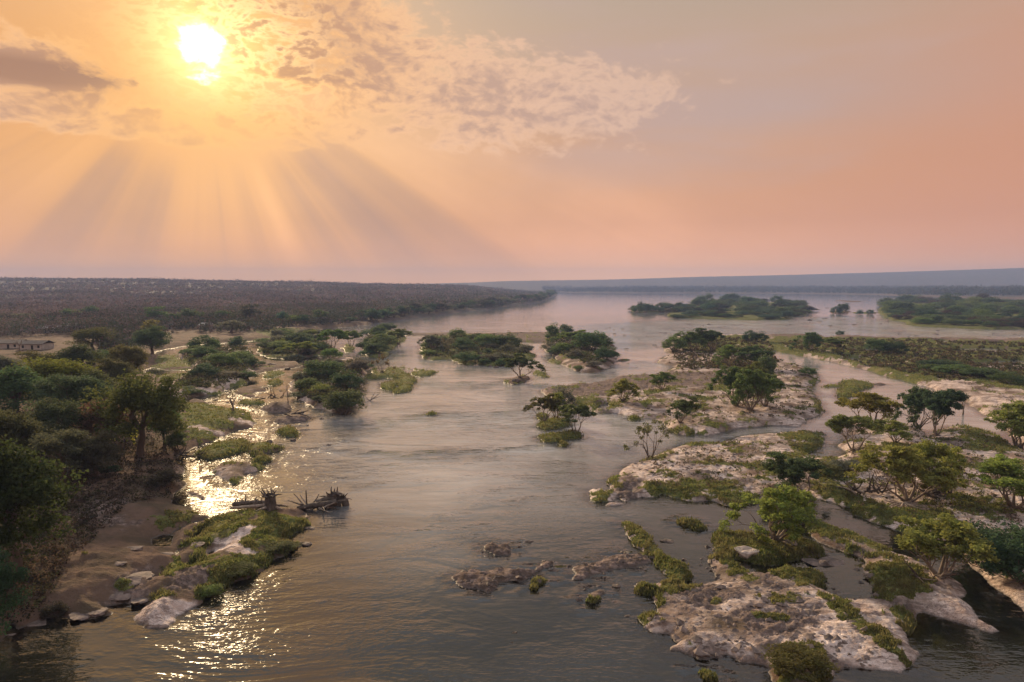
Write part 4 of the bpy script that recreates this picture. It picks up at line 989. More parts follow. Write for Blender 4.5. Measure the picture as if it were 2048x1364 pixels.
for s in range(3):
    r, polys, tips = branching(600 + s, 3, (8, 40), 0.30, 0.022, 3, single=.25, wander=.34, kids=(1, 2))
    PROTO['bare'].append(proto('bare_tree', tube_geo(polys), None, mat_pale_bark))
for s in range(3):
    r, polys, tips = branching(700 + s, 9, (15, 70), 0.40, 0.010, 2, wander=.3)
    PROTO['shrub'].append(proto('shrub', tube_geo(polys), leaf_geo(r, tips, r.uniform(.03, .10, len(tips)), 9, .045, .7, .1), mat_drift))

_count = {}
def plant(kind, name, bx, by, ytop, wpx, col, label, cat, group=None, var=None, world=None, rise=0.0, sink=0.06, wood=None):
    """stands a copy of a prototype at the place the photograph shows; its height and width come from its height and width there"""
    if world is None:
        x0, y0 = ground(bx, by, rise)
        slant = math.hypot(y0, CAM_H - rise)
        wid_m = wpx * slant / FPX
        if kind in ('bush',) and name != 'island_bush':
            y0 += wid_m * 0.30
        u = (682.0 - ytop) / FPX
        dzdy = (-math.sin(PITCH) + u * math.cos(PITCH)) / (math.cos(PITCH) + u * math.sin(PITCH))
        z0 = height_at(x0, y0)
        h = max(CAM_H + dzdy * (y0 + (wid_m * 0.12 if kind != 'bush' else 0)) - z0, 0.6)
    else:
        x0, y0, h, wid_m = world
        z0 = height_at(x0, y0)
    z0 = max(z0, -0.3)
    k = _count.get(kind, 0); _count[kind] = k + 1
    tm, lm = PROTO[kind][(k if var is None else var) % len(PROTO[kind])]
    root = link(name, None)
    root.location = (x0, y0, z0 - sink)
    root.rotation_euler = (0, 0, random.uniform(0, 6.28))
    root.scale = (wid_m, wid_m, h + sink)
    tag(root, label, cat, group)
    t = link('trunk' if kind in ('big', 'far', 'multi', 'bare', 'sparse') else 'stems', tm, root)
    if lm is not None:
        c = link('crown' if kind not in ('bush', 'shrub') else 'foliage', lm, root)
        j = lambda v: v * random.uniform(.92, 1.08)
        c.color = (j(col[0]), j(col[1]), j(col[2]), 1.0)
    return root

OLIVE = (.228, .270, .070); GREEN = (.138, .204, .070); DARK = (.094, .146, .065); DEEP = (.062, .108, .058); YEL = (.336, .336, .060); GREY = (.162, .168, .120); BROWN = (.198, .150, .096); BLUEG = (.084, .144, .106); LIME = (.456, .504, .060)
RS = 'on the large sandy right hand island'
RN = 'on the pale near sand island at right'
T = [
 # right, near
 ('multi', 1552, 1092, 972, 158, OLIVE, 'big shaggy olive tree with many pale stems on the near white rock islet', 1),
 ('multi', 1880, 1166, 1030, 152, OLIVE, 'round crowned olive tree on bare roots above the sand spit at lower right', 3),
 ('multi', 1603, 996, 908, 122, DARK, 'dark twisted tree right behind the big shaggy olive tree', 2),
 ('multi', 1814, 1018, 893, 140, OLIVE, 'broad olive tree on a splayed white root base on the near right sand', 0),
 ('multi', 1868, 1000, 884, 118, OLIVE, 'olive tree with dead grey brush round its foot, right behind the white rooted tree', 1),
 ('multi', 2026, 1032, 918, 140, OLIVE, 'many stemmed olive tree cut by the right edge, above the dark streamside bushes', 3),
 ('multi', 2036, 892, 808, 112, OLIVE, 'pale green tree cut by the right edge, at the water of the far right channel', 0),
 ('multi', 1747, 858, 780, 112, (0.225, 0.217, 0.054), 'yellow green spreading tree over the channel, left of two dark crowned trees', 2),
 ('multi', 1836, 858, 776, 76, DARK, 'left of two dark crowned trees touching each other by the far right channel', 1),
 ('multi', 1872, 876, 778, 98, DEEP, 'right one of the two dark crowned trees touching each other, with a black trunk', 4),
 ('multi', 1706, 906, 828, 98, (0.163, 0.183, 0.062), 'flat topped green tree leaning left over the narrow channel', 4),
 ('multi', 1790, 896, 842, 64, OLIVE, 'small bright olive tree standing between the leaning tree and the dark pair', 0),
 ('bush', 1965, 1130, 1058, 80, DARK, 'dark bush at the stream edge, left of the two big ones at lower right', 0),
 ('bush', 2010, 1165, 1046, 112, DEEP, 'big dark bush overhanging the stream at lower right', 1),
 ('bush', 2075, 1200, 1052, 130, DEEP, 'dark bush cut off by the lower right edge above the stream', 2),
 ('sparse', 1300, 919, 840, 70, (0.155, 0.155, 0.078), 'lone leaning thorn tree with half its crown bare, on the tip of the pale sand', 0),
 ('multi', 1360, 854, 794, 66, (0.109, 0.132, 0.054), 'thorny grey green tree at the mouth of the side creek', 2),
 ('multi', 1246, 811, 758, 58, OLIVE, 'tidy umbrella shaped olive tree on the green strip of the sandy island', 1),
 ('multi', 1323, 788, 744, 46, GREEN, 'small tree perched on spreading bare roots, right of the umbrella shaped one', 3),
 ('multi', 1090, 848, 785, 52, (0.132, 0.147, 0.054), 'left of the paired trees on the small round grass islet', 2),
 ('multi', 1113, 841, 787, 48, OLIVE, 'right of the paired trees on the small round grass islet', 0),
 ('bush', 1128, 822, 780, 48, GREY, 'greyish dark tree on the shore just behind the paired trees', 3),
 ('multi', 1153, 870, 811, 76, (0.116, 0.147, 0.054), 'shaggy many stemmed tree on the lower left tree islet', 4),
 ('multi', 1040, 760, 709, 66, (0.093, 0.132, 0.054), 'lone low tree with leaning stems standing in mid river', 2),
 ('multi', 1472, 822, 735, 64, DARK, 'leftmost tree of the big dark clump ' + RS, 0),
 ('multi', 1500, 832, 739, 84, GREEN, 'widest front tree of the big dark clump ' + RS, 1),
 ('multi', 1530, 822, 748, 62, GREEN, 'rightmost tree of the big dark clump ' + RS, 3),
 ('multi', 1492, 802, 722, 66, (0.132, 0.147, 0.054), 'paler tree rising at the back of the big dark clump on the sandy island', 2),
 ('multi', 1458, 737, 690, 62, GREEN, 'low domed tree behind the big dark clump, left of two together', 1),
 ('multi', 1508, 742, 692, 66, DARK, 'low domed tree behind the big dark clump, right of two together', 3),
 ('bush', 1533, 772, 712, 46, DARK, 'dark tree squeezed between the big dark clump and the channel bend', 0),
 ('bush', 1352, 708, 672, 46, GREEN, 'leftmost bushy tree at the far left corner of the large sandy island', 1),
 ('multi', 1385, 706, 664, 62, GREEN, 'spreading tree with pale stems at the far left corner of the sandy island', 0),
 ('multi', 1425, 704, 656, 72, DARK, 'tallest tree at the far left corner of the sandy island', 2),
 ('bush', 1400, 690, 660, 50, GREY, 'greyer bush behind the spreading tree at the far left corner of the sandy island', 3),
 ('bush', 1502, 688, 661, 28, DEEP, 'left of two round dark trees against the rapids behind the sandy island', 2),
 ('bush', 1524, 688, 664, 30, DEEP, 'right of two round dark trees against the rapids behind the sandy island', 1),
 ('multi', 1619, 707, 665, 58, DARK, 'dark spreading tree at the head of the right hand channel', 1),
 ('multi', 1667, 698, 676, 42, GREEN, 'smaller rounder tree just right of the tree at the channel head', 3),
 ('bush', 1762, 712, 679, 46, DARK, 'left half of a pair of round trees on the grassy right flats', 0),
 ('bush', 1800, 714, 682, 46, DEEP, 'right half of a pair of round trees on the grassy right flats', 3),
 ('bush', 1893, 742, 719, 86, DEEP, 'dark low thicket at the far right flats, leftmost of the thickets', 1),
 ('bush', 1935, 758, 730, 90, GREEN, 'green low thicket in the middle of the thickets on the right flats', 2),
 ('bush', 1985, 765, 736, 80, DARK, 'low thicket right of the green one on the right flats', 0),
 ('bush', 2032, 776, 744, 64, DARK, 'low thicket at the right edge of the frame on the flats', 3),
 ('bush', 1868, 748, 728, 40, GREEN, 'small green bush at the foot of the leftmost thicket', 2),
 ('bush', 1620, 760, 734, 34, DARK, 'round dark bush on the inner bend of the right hand channel', 1),
 ('bush', 1682, 671, 664, 16, BLUEG, 'little round bush at the rapids behind the channel head tree', 1),
 ('bush', 1700, 960, 920, 60, GREY, 'dull green brush between the dark twisted tree and the white rooted tree', 0),
 ('bush', 1655, 965, 925, 70, (0.155, 0.155, 0.062), 'low olive bush right behind the dark twisted tree', 2),
 ('bush', 1610, 1052, 1010, 44, DARK, 'dark low bush at the right foot of the big shaggy tree', 3),
 ('bush', 1610, 1372, 1302, 112, (0.132, 0.132, 0.039), 'round clump of tall rushes at the bottom edge of the near rock island', 3),
 # mid river, steep bushy island
 ('bush', 1106, 688, 647, 34, DARK, 'tallest tree at the left back of the steep bushy island', 1),
 ('multi', 1148, 700, 659, 60, GREEN, 'broad tree on the crest of the steep bushy island', 2),
 ('bush', 1182, 712, 664, 66, DARK, 'largest dark tree at the centre of the steep bushy island', 0),
 ('bush', 1214, 728, 694, 50, DEEP, 'dark tree over the water at the right end of the steep bushy island', 3),
 ('bush', 1208, 700, 672, 40, DARK, 'tree at the right back of the steep bushy island', 2),
 ('bush', 1102, 706, 684, 40, GREY, 'greyish bush at the left end of the steep bushy island', 1),
 ('bush', 1124, 710, 686, 40, GREEN, 'green bush at the left front of the steep bushy island', 0),
 ('bush', 1158, 742, 731, 26, GREEN, 'little bush under the sand scar of the steep bushy island', 2),
 ('bush', 1190, 742, 722, 34, GREY, 'grey brush at the waterline of the steep bushy island', 1),
 # broad scrubby island
 ('multi', 866, 702, 672, 42, GREY, 'leftmost tree of the broad scrubby island in mid river', 0),
 ('sparse', 896, 704, 674, 30, GREY, 'thin second tree from the left on the broad scrubby island', 1),
 ('bush', 925, 702, 675, 44, DARK, 'dark tree left of centre on the broad scrubby island', 3),
 ('bush', 946, 690, 669, 34, DARK, 'small tree at the back of the broad scrubby island', 2),
 ('bush', 983, 698, 671, 44, GREEN, 'grassy green bush at the middle back of the broad scrubby island', 0),
 ('bush', 1016, 698, 668, 52, DARK, 'dark tree at the right back of the broad scrubby island', 1),
 ('bush', 932, 728, 704, 50, DARK, 'dark bush bulging over the front edge of the broad scrubby island', 3),
 ('bush', 1000, 728, 706, 56, GREY, 'grey twiggy thicket on the front right of the broad scrubby island', 2),
 ('bush', 970, 731, 716, 24, DARK, 'small dark bush at the front between two thickets of the broad scrubby island', 1),
 ('bush', 1050, 710, 690, 38, GREY, 'low bush at the right end of the broad scrubby island', 0),
 # rounded bushy island
 ('bush', 640, 768, 722, 74, DARK, 'biggest dark tree on the crown of the rounded bushy island', 0),
 ('bush', 690, 790, 744, 60, DEEP, 'dark tree on the right flank of the rounded bushy island', 1),
 ('bush', 612, 788, 756, 44, GREEN, 'round bush low on the left flank of the rounded bushy island', 2),
 ('bush', 640, 798, 768, 42, OLIVE, 'olive bush at the middle front of the rounded bushy island', 3),
 ('bush', 683, 832, 781, 76, (0.096, 0.124, 0.062), 'large round bush at the water on the near tip of the rounded bushy island', 0),
 ('bush', 712, 750, 717, 54, GREY, 'greyish tree at the right back of the rounded bushy island', 1),
 ('bush', 660, 750, 722, 50, DARK, 'tree behind the crown of the rounded bushy island', 2),
 ('bush', 598, 770, 745, 34, GREY, 'brush at the far left of the rounded bushy island', 3),
 # hook, long bushy island and small islets
 ('sparse', 765, 750, 708, 38, BROWN, 'sparse half bare tree on the grass hook island', 2),
 ('bush', 752, 712, 684, 46, DARK, 'dark bush on the near end of the long bushy island', 1),
 ('bush', 762, 700, 668, 52, GREEN, 'tree at the middle of the long bushy island', 2),
 ('multi', 796, 688, 658, 42, GREEN, 'bright leafy tree at the right back of the long bushy island', 3),
 ('bush', 756, 676, 653, 34, DARK, 'tree at the far end of the long bushy island', 0),
 ('bush', 742, 690, 670, 30, GREY, 'greyish bush on the left side of the long bushy island', 3),
 ('multi', 703, 695, 662, 46, GREEN, 'spreading tree alone on its small mound, left of the long bushy island', 4),
 ('multi', 664, 702, 660, 58, GREEN, 'leaning flat crowned tree with forked trunk on the right tip of the flat island', 4),
 ('bush', 560, 706, 682, 56, GREEN, 'green bush at the front left of the bushy flat island', 0),
 ('bush', 528, 702, 682, 36, DARK, 'leftmost dark bush of the bushy flat island', 1),
 ('multi', 600, 714, 682, 56, OLIVE, 'olive tree at the middle front of the bushy flat island', 2),
 ('bush', 630, 706, 684, 44, DARK, 'bush left of the leaning tree on the bushy flat island', 3),
 ('bush', 590, 692, 666, 48, DARK, 'tree at the back of the bushy flat island', 2),
 ('bush', 520, 736, 722, 18, DARK, 'single round bush on the rocky scrub island by the left channels', 1),
 # sandy scrub island by the golden channels
 ('bush', 400, 702, 671, 56, DARK, 'dark spreading tree at the far end of the golden channels', 2),
 ('bush', 376, 716, 697, 40, GREEN, 'bush at the far left tip of the sandy scrub island', 1),
 ('bush', 404, 722, 692, 48, DARK, 'tree at the left of the sandy scrub island', 3),
 ('bush', 440, 744, 706, 60, GREEN, 'biggest tree in the middle of the sandy scrub island', 0),
 ('bush', 474, 734, 702, 56, GREEN, 'green tree right of the middle of the sandy scrub island', 1),
 ('bush', 498, 738, 714, 40, DARK, 'dark bush at the right end of the sandy scrub island', 2),
 ('bush', 404, 768, 730, 52, DEEP, 'dark low thicket at the near left of the sandy scrub island', 3),
 ('bush', 452, 766, 742, 50, GREY, 'grey thicket on the sand of the scrub island', 0),
 ('bush', 486, 762, 742, 36, DARK, 'bush over the grass strip of the sandy scrub island', 1),
 ('bush', 470, 694, 678, 40, DARK, 'bush between the two far golden channels', 2),
 # left bank
 ('big', 304, 714, 653, 64, DARK, 'tall dark tree on the bank right beside the far golden channel', 0),
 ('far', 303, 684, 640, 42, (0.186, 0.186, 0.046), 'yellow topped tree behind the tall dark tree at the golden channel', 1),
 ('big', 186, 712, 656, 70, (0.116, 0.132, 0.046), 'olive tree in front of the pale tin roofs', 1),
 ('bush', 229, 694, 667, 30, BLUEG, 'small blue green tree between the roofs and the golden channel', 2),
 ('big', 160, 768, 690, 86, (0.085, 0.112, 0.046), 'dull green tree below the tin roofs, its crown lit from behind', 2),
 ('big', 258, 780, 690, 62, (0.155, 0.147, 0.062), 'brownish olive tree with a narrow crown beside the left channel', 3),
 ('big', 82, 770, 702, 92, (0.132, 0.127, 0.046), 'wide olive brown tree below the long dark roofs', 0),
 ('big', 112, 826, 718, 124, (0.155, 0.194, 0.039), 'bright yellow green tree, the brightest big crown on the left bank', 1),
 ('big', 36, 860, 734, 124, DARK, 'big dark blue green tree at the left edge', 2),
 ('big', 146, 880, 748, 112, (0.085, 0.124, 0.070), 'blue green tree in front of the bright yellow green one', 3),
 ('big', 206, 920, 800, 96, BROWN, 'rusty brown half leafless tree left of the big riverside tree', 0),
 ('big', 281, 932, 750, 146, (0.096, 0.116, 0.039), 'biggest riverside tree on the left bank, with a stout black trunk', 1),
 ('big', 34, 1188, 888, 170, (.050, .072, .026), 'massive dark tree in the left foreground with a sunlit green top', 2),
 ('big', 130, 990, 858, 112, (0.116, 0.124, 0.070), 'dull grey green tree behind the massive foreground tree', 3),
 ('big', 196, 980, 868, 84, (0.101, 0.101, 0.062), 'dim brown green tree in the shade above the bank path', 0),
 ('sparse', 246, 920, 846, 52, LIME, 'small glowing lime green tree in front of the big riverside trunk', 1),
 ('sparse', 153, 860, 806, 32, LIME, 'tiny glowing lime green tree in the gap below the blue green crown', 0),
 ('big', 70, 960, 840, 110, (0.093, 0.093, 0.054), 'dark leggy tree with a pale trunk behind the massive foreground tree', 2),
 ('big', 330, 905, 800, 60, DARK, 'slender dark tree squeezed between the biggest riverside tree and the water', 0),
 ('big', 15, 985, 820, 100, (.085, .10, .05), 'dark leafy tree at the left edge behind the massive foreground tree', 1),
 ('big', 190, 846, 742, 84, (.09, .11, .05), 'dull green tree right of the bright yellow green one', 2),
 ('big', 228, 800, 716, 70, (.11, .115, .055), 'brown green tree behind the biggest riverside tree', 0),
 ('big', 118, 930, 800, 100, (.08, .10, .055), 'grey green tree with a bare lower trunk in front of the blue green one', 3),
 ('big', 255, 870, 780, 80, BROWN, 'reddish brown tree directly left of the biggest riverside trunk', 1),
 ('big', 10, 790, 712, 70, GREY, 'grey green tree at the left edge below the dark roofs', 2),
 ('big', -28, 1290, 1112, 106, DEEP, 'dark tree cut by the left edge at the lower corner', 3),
 ('bush', 345, 912, 858, 44, DARK, 'dark bush overhanging the bank just right of the biggest riverside tree', 1),
 ('bush', 208, 968, 934, 46, DEEP, 'low dark bush on the shaded bank floor', 0),
 ('bush', 318, 990, 940, 64, (0.093, 0.093, 0.054), 'dull olive brush on the bank slope above the sun glint', 2),
 ('sparse', 362, 1010, 988, 40, BROWN, 'thin twiggy bush at the water in front of the brightest glint', 2),
 ('bush', 100, 1240, 1205, 44, (0.062, 0.054, 0.039), 'dark brown bush at the bank edge in the lower left', 3),
 ('bush', 414, 1198, 1172, 46, GREEN, 'green bush at the water on the pale rock point', 0),
 ('bush', 470, 1160, 1138, 60, (0.101, 0.124, 0.039), 'low green hump of growth along the point at lower left', 1),
 ('bush', 556, 1112, 1092, 56, (0.101, 0.124, 0.039), 'low green hump of growth at the outer edge of the point', 2),
 ('bush', 200, 740, 700, 50, DARK, 'dark tree between the dull green and the brownish olive trees', 3),
 ('bush', 330, 850, 800, 40, DARK, 'dark foliage right at the water beyond the biggest riverside tree', 2),
 # foot of the wooded ridge
 ('far', 310, 652, 613, 42, DARK, 'dark round tree under the ridge, leftmost of the big ones above the channel', 0),
 ('far', 347, 655, 626, 32, DARK, 'small round tree just right of the leftmost big dark one under the ridge', 1),
 ('far', 384, 655, 617, 46, DARK, 'wide dark tree under the ridge, left of the tin shed', 2),
 ('far', 448, 652, 621, 36, DARK, 'dark tree under the ridge just right of the tin shed', 3),
 ('far', 500, 652, 608, 40, (0.078, 0.085, 0.062), 'tallest tree standing under the ridge', 0),
 ('far', 462, 672, 640, 40, GREY, 'greyish tree on the flats in front of the tin shed', 1),
 ('far', 565, 655, 623, 26, BLUEG, 'slim dark tree right of the tallest tree under the ridge', 2),
 ('far', 585, 656, 630, 34, GREEN, 'low round tree next to the slim dark tree under the ridge', 3),
 ('far', 608, 656, 629, 22, DEEP, 'dark egg shaped tree left of the lone round tree on its trunk', 0),
 ('far', 642, 652, 619, 30, DARK, 'lone round tree on a clear trunk on the open bank', 1),
 ('far', 180, 640, 612, 34, DARK, 'dark tree above the roofs on the left', 2),
 ('far', 142, 645, 617, 36, GREEN, 'green tree above the roofs, left of the dark one', 3),
 ('far', 104, 656, 632, 16, DEEP, 'slim dark conical tree just left of the roofs', 0),
 ('far', 50, 655, 626, 50, GREY, 'greyish tree left of the slim conical one', 1),
 ('far', 700, 650, 634, 26, DARK, 'low dark tree on the bank right of the lone round tree', 2),
]
NAMES = {'multi': ('river_tree', 'tree'), 'bush': ('bush', 'bush'), 'big': ('broadleaf_tree', 'tree'), 'far': ('broadleaf_tree', 'tree'), 'sparse': ('thin_tree', 'tree'), 'bare': ('dead_tree', 'dead tree')}
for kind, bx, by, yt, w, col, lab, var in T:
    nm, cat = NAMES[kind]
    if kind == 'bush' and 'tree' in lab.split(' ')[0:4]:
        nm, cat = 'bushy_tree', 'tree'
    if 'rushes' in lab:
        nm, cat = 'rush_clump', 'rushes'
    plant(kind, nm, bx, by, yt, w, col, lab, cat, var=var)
# bare and dead trees
for bx, by, yt, w, lab, v in [
    (465, 832, 780, 34, 'bare grey dead tree standing on the grassy left bank spit', 0), (576, 812, 764, 26, 'bare dead tree leaning out of the dark mound in the left channel', 1),
    (1890, 1002, 960, 60, 'tangle of bare grey branches at the foot of the olive tree on the sand', 2), (1765, 985, 950, 46, 'dead grey twiggy tree left of the white rooted tree', 1),
    (1925, 830, 785, 24, 'bare leaning snag on the sand by the far right channel', 0), (40, 712, 662, 30, 'bare brown tree in front of the long dark roofs at the left edge', 2)]:
    plant('bare', 'dead_tree', bx, by, yt, w, GREY, lab, 'dead tree', var=v)

# far islands: bushes alike, and the trees lining the far left shore
def inside(px, py, poly):
    ins = False
    for (x1, y1), (x2, y2) in zip(poly, poly[1:] + poly[:1]):
        if (y1 > py) != (y2 > py) and px < x1 + (py - y1) * (x2 - x1) / (y2 - y1):
            ins = not ins
    return ins
def bush_island(li, n, hpx, wpx, label, group, cols, tall=0.15, seed=1, xmax=2080):
    r = random.Random(seed); poly = LANDS[li][5]
    xs = [p[0] for p in poly]; ys = [p[1] for p in poly]; k = 0; tries = 0
    while k < n and tries < 20000:
        tries += 1
        px, py = r.uniform(min(xs), min(max(xs), xmax)), r.uniform(min(ys), max(ys))
        if not inside(px, py, poly):
            continue
        h = r.uniform(.6, 1.05) * hpx * (1.5 if r.random() < tall else 1.0)
        lab = label
        if n >= 50:
            tx = (px - min(xs)) / (min(max(xs), xmax) - min(xs)); ty = (py - min(ys)) / (max(ys) - min(ys))
            lab = label + ', ' + ('along its near shore' if ty > .62 else 'on its back' if ty < .34 else 'in its midst') + (' at the left end' if tx < .33 else ' at the right end' if tx > .67 else ' halfway along')
        plant('bush', 'island_bush', px, py, py - h, r.uniform(.7, 1.4) * wpx, r.choice(cols), lab, 'bush', group)
        k += 1
def by_label(s):
    return [i for i, l in enumerate(LANDS) if l[1].startswith(s)][0]
bush_island(by_label('low wooded island'), 20, 12, 18, 'dark bush crowding the leftmost low island in the far river', 'bushes on the leftmost far island', [DARK, DEEP, BLUEG], .4, 3)
bush_island(by_label('large green wooded'), 120, 12, 26, 'green bush on the large far island', 'bushes on the large far island', [DARK, DEEP, BLUEG, DARK, (.06, .06, .04)], .18, 4)
bush_island(by_label('long green wooded'), 130, 15, 34, 'green bush on the long far right island', 'bushes on the long far right island', [DARK, DEEP, GREEN, DARK, (.085, .065, .05)], .12, 5)
bush_island(by_label('steep bushy island'), 16, 17, 26, 'low undergrowth bush on the steep bushy island in mid river', 'undergrowth bushes on the steep island', [DARK, GREEN, GREY, DARK], .2, 6)
bush_island(by_label('broad scrubby island'), 18, 17, 30, 'low undergrowth bush on the broad scrubby island', 'undergrowth bushes on the scrubby island', [DARK, GREY, GREEN, (.10, .11, .07)], .2, 7)
bush_island(by_label('rounded bushy island'), 18, 20, 32, 'low undergrowth bush on the rounded bushy island', 'undergrowth bushes on the rounded island', [DARK, GREEN, GREY], .2, 8)
bush_island(by_label('long bushy island'), 14, 16, 28, 'low undergrowth bush on the long bushy island', 'undergrowth bushes on the long mid river island', [DARK, GREEN, DARK], .2, 9)
bush_island(by_label('bushy flat island'), 20, 15, 32, 'low undergrowth bush on the bushy flat island near the left bank', 'undergrowth bushes on the flat island', [DARK, GREEN, OLIVE, GREY], .2, 10)
bush_island(by_label('sandy island with dense scrub'), 16, 18, 34, 'low undergrowth bush on the sandy scrub island by the golden channels', 'undergrowth bushes on the scrub island', [DARK, GREEN, GREY], .2, 11)
plant('bush', 'island_bush', 1686, 627, 607, 22, DEEP, 'dark bushy tree filling the tiny far island', 'bush', var=0)
plant('bush', 'island_bush', 1672, 627, 613, 18, BLUEG, 'lower bush on the left side of the tiny far island', 'bush', var=2)
plant('bush', 'island_bush', 1740, 628, 619, 14, BLUEG, 'round bush standing in the far rapids left of the long far island', 'bush', var=1)
plant('bush', 'island_bush', 1720, 629, 622, 13, BLUEG, 'smallest bush in the far rapids, on the rocky hummocks', 'bush', var=3)
r_ = random.Random(21)
shore = [(730, 648), (760, 645), (787, 641), (817, 636), (862, 631), (902, 626), (937, 621), (974, 618), (1024, 610), (1060, 606), (1084, 603), (1099, 596), (1108, 590)]
for k in range(64):
    t_ = k / 63 * (len(shore) - 1.001); i = int(t_); f = t_ - i
    px = shore[i][0] * (1 - f) + shore[i + 1][0] * f + r_.uniform(-6, 6); py = shore[i][1] * (1 - f) + shore[i + 1][1] * f - r_.uniform(0.5, 6) * (1 - t_ / 14)
    h = (26 - 1.15 * t_) * r_.uniform(.6, 1.1)
    plant('far', 'shore_tree', px, py, py - h, h * r_.uniform(.9, 1.4), r_.choice([DARK, DEEP, (.05, .055, .04), GREY]), 'dark tree lining the far left shore ' + ('where the bank begins to bend away' if t_ < 3 else 'in the middle of the line' if t_ < 8 else 'near the point where it meets the horizon'), 'tree', 'trees along the far left shore')
# low dry shrubs on the sand, and green ones on the flats
r_ = random.Random(33)
SHRUB_AREAS = [([(1560, 730), (1636, 755), (1620, 790), (1640, 825), (1600, 848), (1560, 840), (1545, 790)], 20, (.085, .07, .055), 'low grey brown shrub on the bank inside the channel bend', 'dry shrubs inside the channel bend', 9, 16),
               ([(1340, 712), (1450, 705), (1470, 745), (1380, 752), (1340, 740)], 16, (.10, .085, .06), 'low dry shrub at the back of the large sandy island', 'dry shrubs at the back of the sandy island', 8, 15),
               ([(1700, 900), (1830, 880), (1960, 905), (2030, 960), (1980, 1010), (1900, 960), (1760, 980)], 14, (.09, .075, .055), 'low scrubby shrub among the trees of the near right sand', 'dry shrubs among the near right trees', 14, 24),
               ([(1800, 755), (1900, 775), (1960, 800), (2040, 830), (2040, 790), (1920, 765)], 14, (.10, .075, .055), 'brownish shrub on the bank above the far right channel', 'shrubs above the far right channel', 9, 18),
               ([(150, 960), (320, 960), (330, 1010), (200, 1060), (60, 1180), (40, 1130)], 18, (.075, .06, .045), 'dry brown shrub on the dim forest floor of the left bank', 'dry shrubs on the left bank floor', 18, 34),
               ([(0, 700), (280, 720), (300, 700), (440, 672), (300, 664), (0, 676)], 26, (.10, .075, .05), 'leafless brown shrub near the roofs on the left bank', 'leafless shrubs near the roofs', 10, 20)]
for poly, n, col, lab, grp, hp, wp in SHRUB_AREAS:
    xs = [p[0] for p in poly]; ys = [p[1] for p in poly]; k = 0
    while k < n:
        px, py = r_.uniform(min(xs), max(xs)), r_.uniform(min(ys), max(ys))
        if not inside(px, py, poly): continue
        h = hp * r_.uniform(.6, 1.2)
        plant('shrub', 'dry_shrub', px, py, py - h, wp * r_.uniform(.7, 1.3), col, lab, 'shrub', grp); k += 1

# ------------------------------------------------------------------ masses: grass, reeds, scrub, woods (nobody could count these)
rg = np.random.default_rng(5)
dcol = np.radians(0.115) * Dv
drow = np.gradient(rows_D)[np.repeat(np.arange(NR), NC)]

def blades(idx, per, hlo, hhi, wfac, cols, lean=0.35):
    k = np.repeat(idx, per); n = len(k)
    a = np.arctan2(GX[k], GY[k]) + rg.uniform(-.5, .5, n) * np.radians(0.23)
    d = Dv[k] + rg.uniform(-.5, .5, n) * drow[k] * 2
    x0, y0 = d * np.sin(a), d * np.cos(a); z0 = ZZ[k] - .03
    h = rg.uniform(hlo, hhi, n) * (.85 + .75 * np.clip(fbm(x0 / 2.2, y0 / 2.2, 2), -1, 1)); w = wfac * (0.045 + Dv[k] * 0.0006) * rg.uniform(.7, 1.4, n)
    th = rg.uniform(0, 2 * np.pi, n); lx, ly = rg.normal(size=n) * lean * h, rg.normal(size=n) * lean * h
    B = np.stack([x0, y0, z0], 1)
    s = np.stack([np.cos(th) * w, np.sin(th) * w, np.zeros(n)], 1)
    V = np.stack([B - s, B + s, B + np.stack([lx, ly, h], 1)], 1).reshape(-1, 3)
    c = np.asarray(cols)[rg.integers(0, len(cols), n)] * rg.uniform(.7, 1.25, (n, 1))
    tone = np.clip(.5 + .9 * fbm(x0 / 5.0, y0 / 5.0, 3), 0, 1)[:, None]
    c = c * (1 - tone * .5) + np.array([.23, .19, .09]) * tone * .5
    return V, np.arange(n * 3).reshape(n, 3), np.repeat(c, 3, 0)

def stuff(name, label, geo, mat=None):
    V, F, c = geo
    me = np_mesh(name, V, F, mat or mat_wild, smooth=False)
    colattr(me, c)
    return tag(link(name, me), label, kind='stuff')

def join(*g):
    V, F, c, off = [], [], [], 0
    for v, f, cc in g:
        V.append(v); F.append(f + off); c.append(cc); off += len(v)
    return np.concatenate(V), np.concatenate(F), np.concatenate(c)

lefty = (owner == 0) | ((GX < -0.02 * GY) & (owner != FAR))
inview = np.abs(AA.ravel()) < R(38.5)
land = (ZZ > 0.05) & (sd > 0) & inview & (rg.random(NV) < .35 + .65 * sstep(fbm(GX / 1.6, GY / 1.6, 3), -.35, .3))
GC = [(.160, .195, .055), (.130, .170, .050), (.220, .220, .085)]
near = land & (grass_a > .5) & (Dv < 150)
mid = land & (grass_a > .5) & (Dv >= 150) & (Dv < 420)
edge = inview & (sd > -0.15) & (sd < 1.1) & (Dv < 240) & (cover[:, 2] + c_grass > .55) & (ZZ > -.1) & ~((sand_a > .6))
stuff('grass', 'short green grass on the left bank spit and its islets',
      join(blades(np.nonzero(near & lefty)[0], 8, .08, .30, 1, GC), blades(np.nonzero(mid & lefty)[0], 5, .15, .4, 1, GC)))
stuff('grass', 'rough green grass patches on the right hand islands and mid river islets',
      join(blades(np.nonzero(near & ~lefty)[0], 8, .12, .34, 1, GC), blades(np.nonzero(mid & ~lefty)[0], 5, .15, .45, 1, GC)))
stuff('reeds', 'taller reeds and sedge fringing the grassy islets at the waterline', blades(np.nonzero(edge)[0], 4, .22, .62, 1, [(.15, .18, .055), (.20, .20, .08), (.11, .14, .05)], .22))

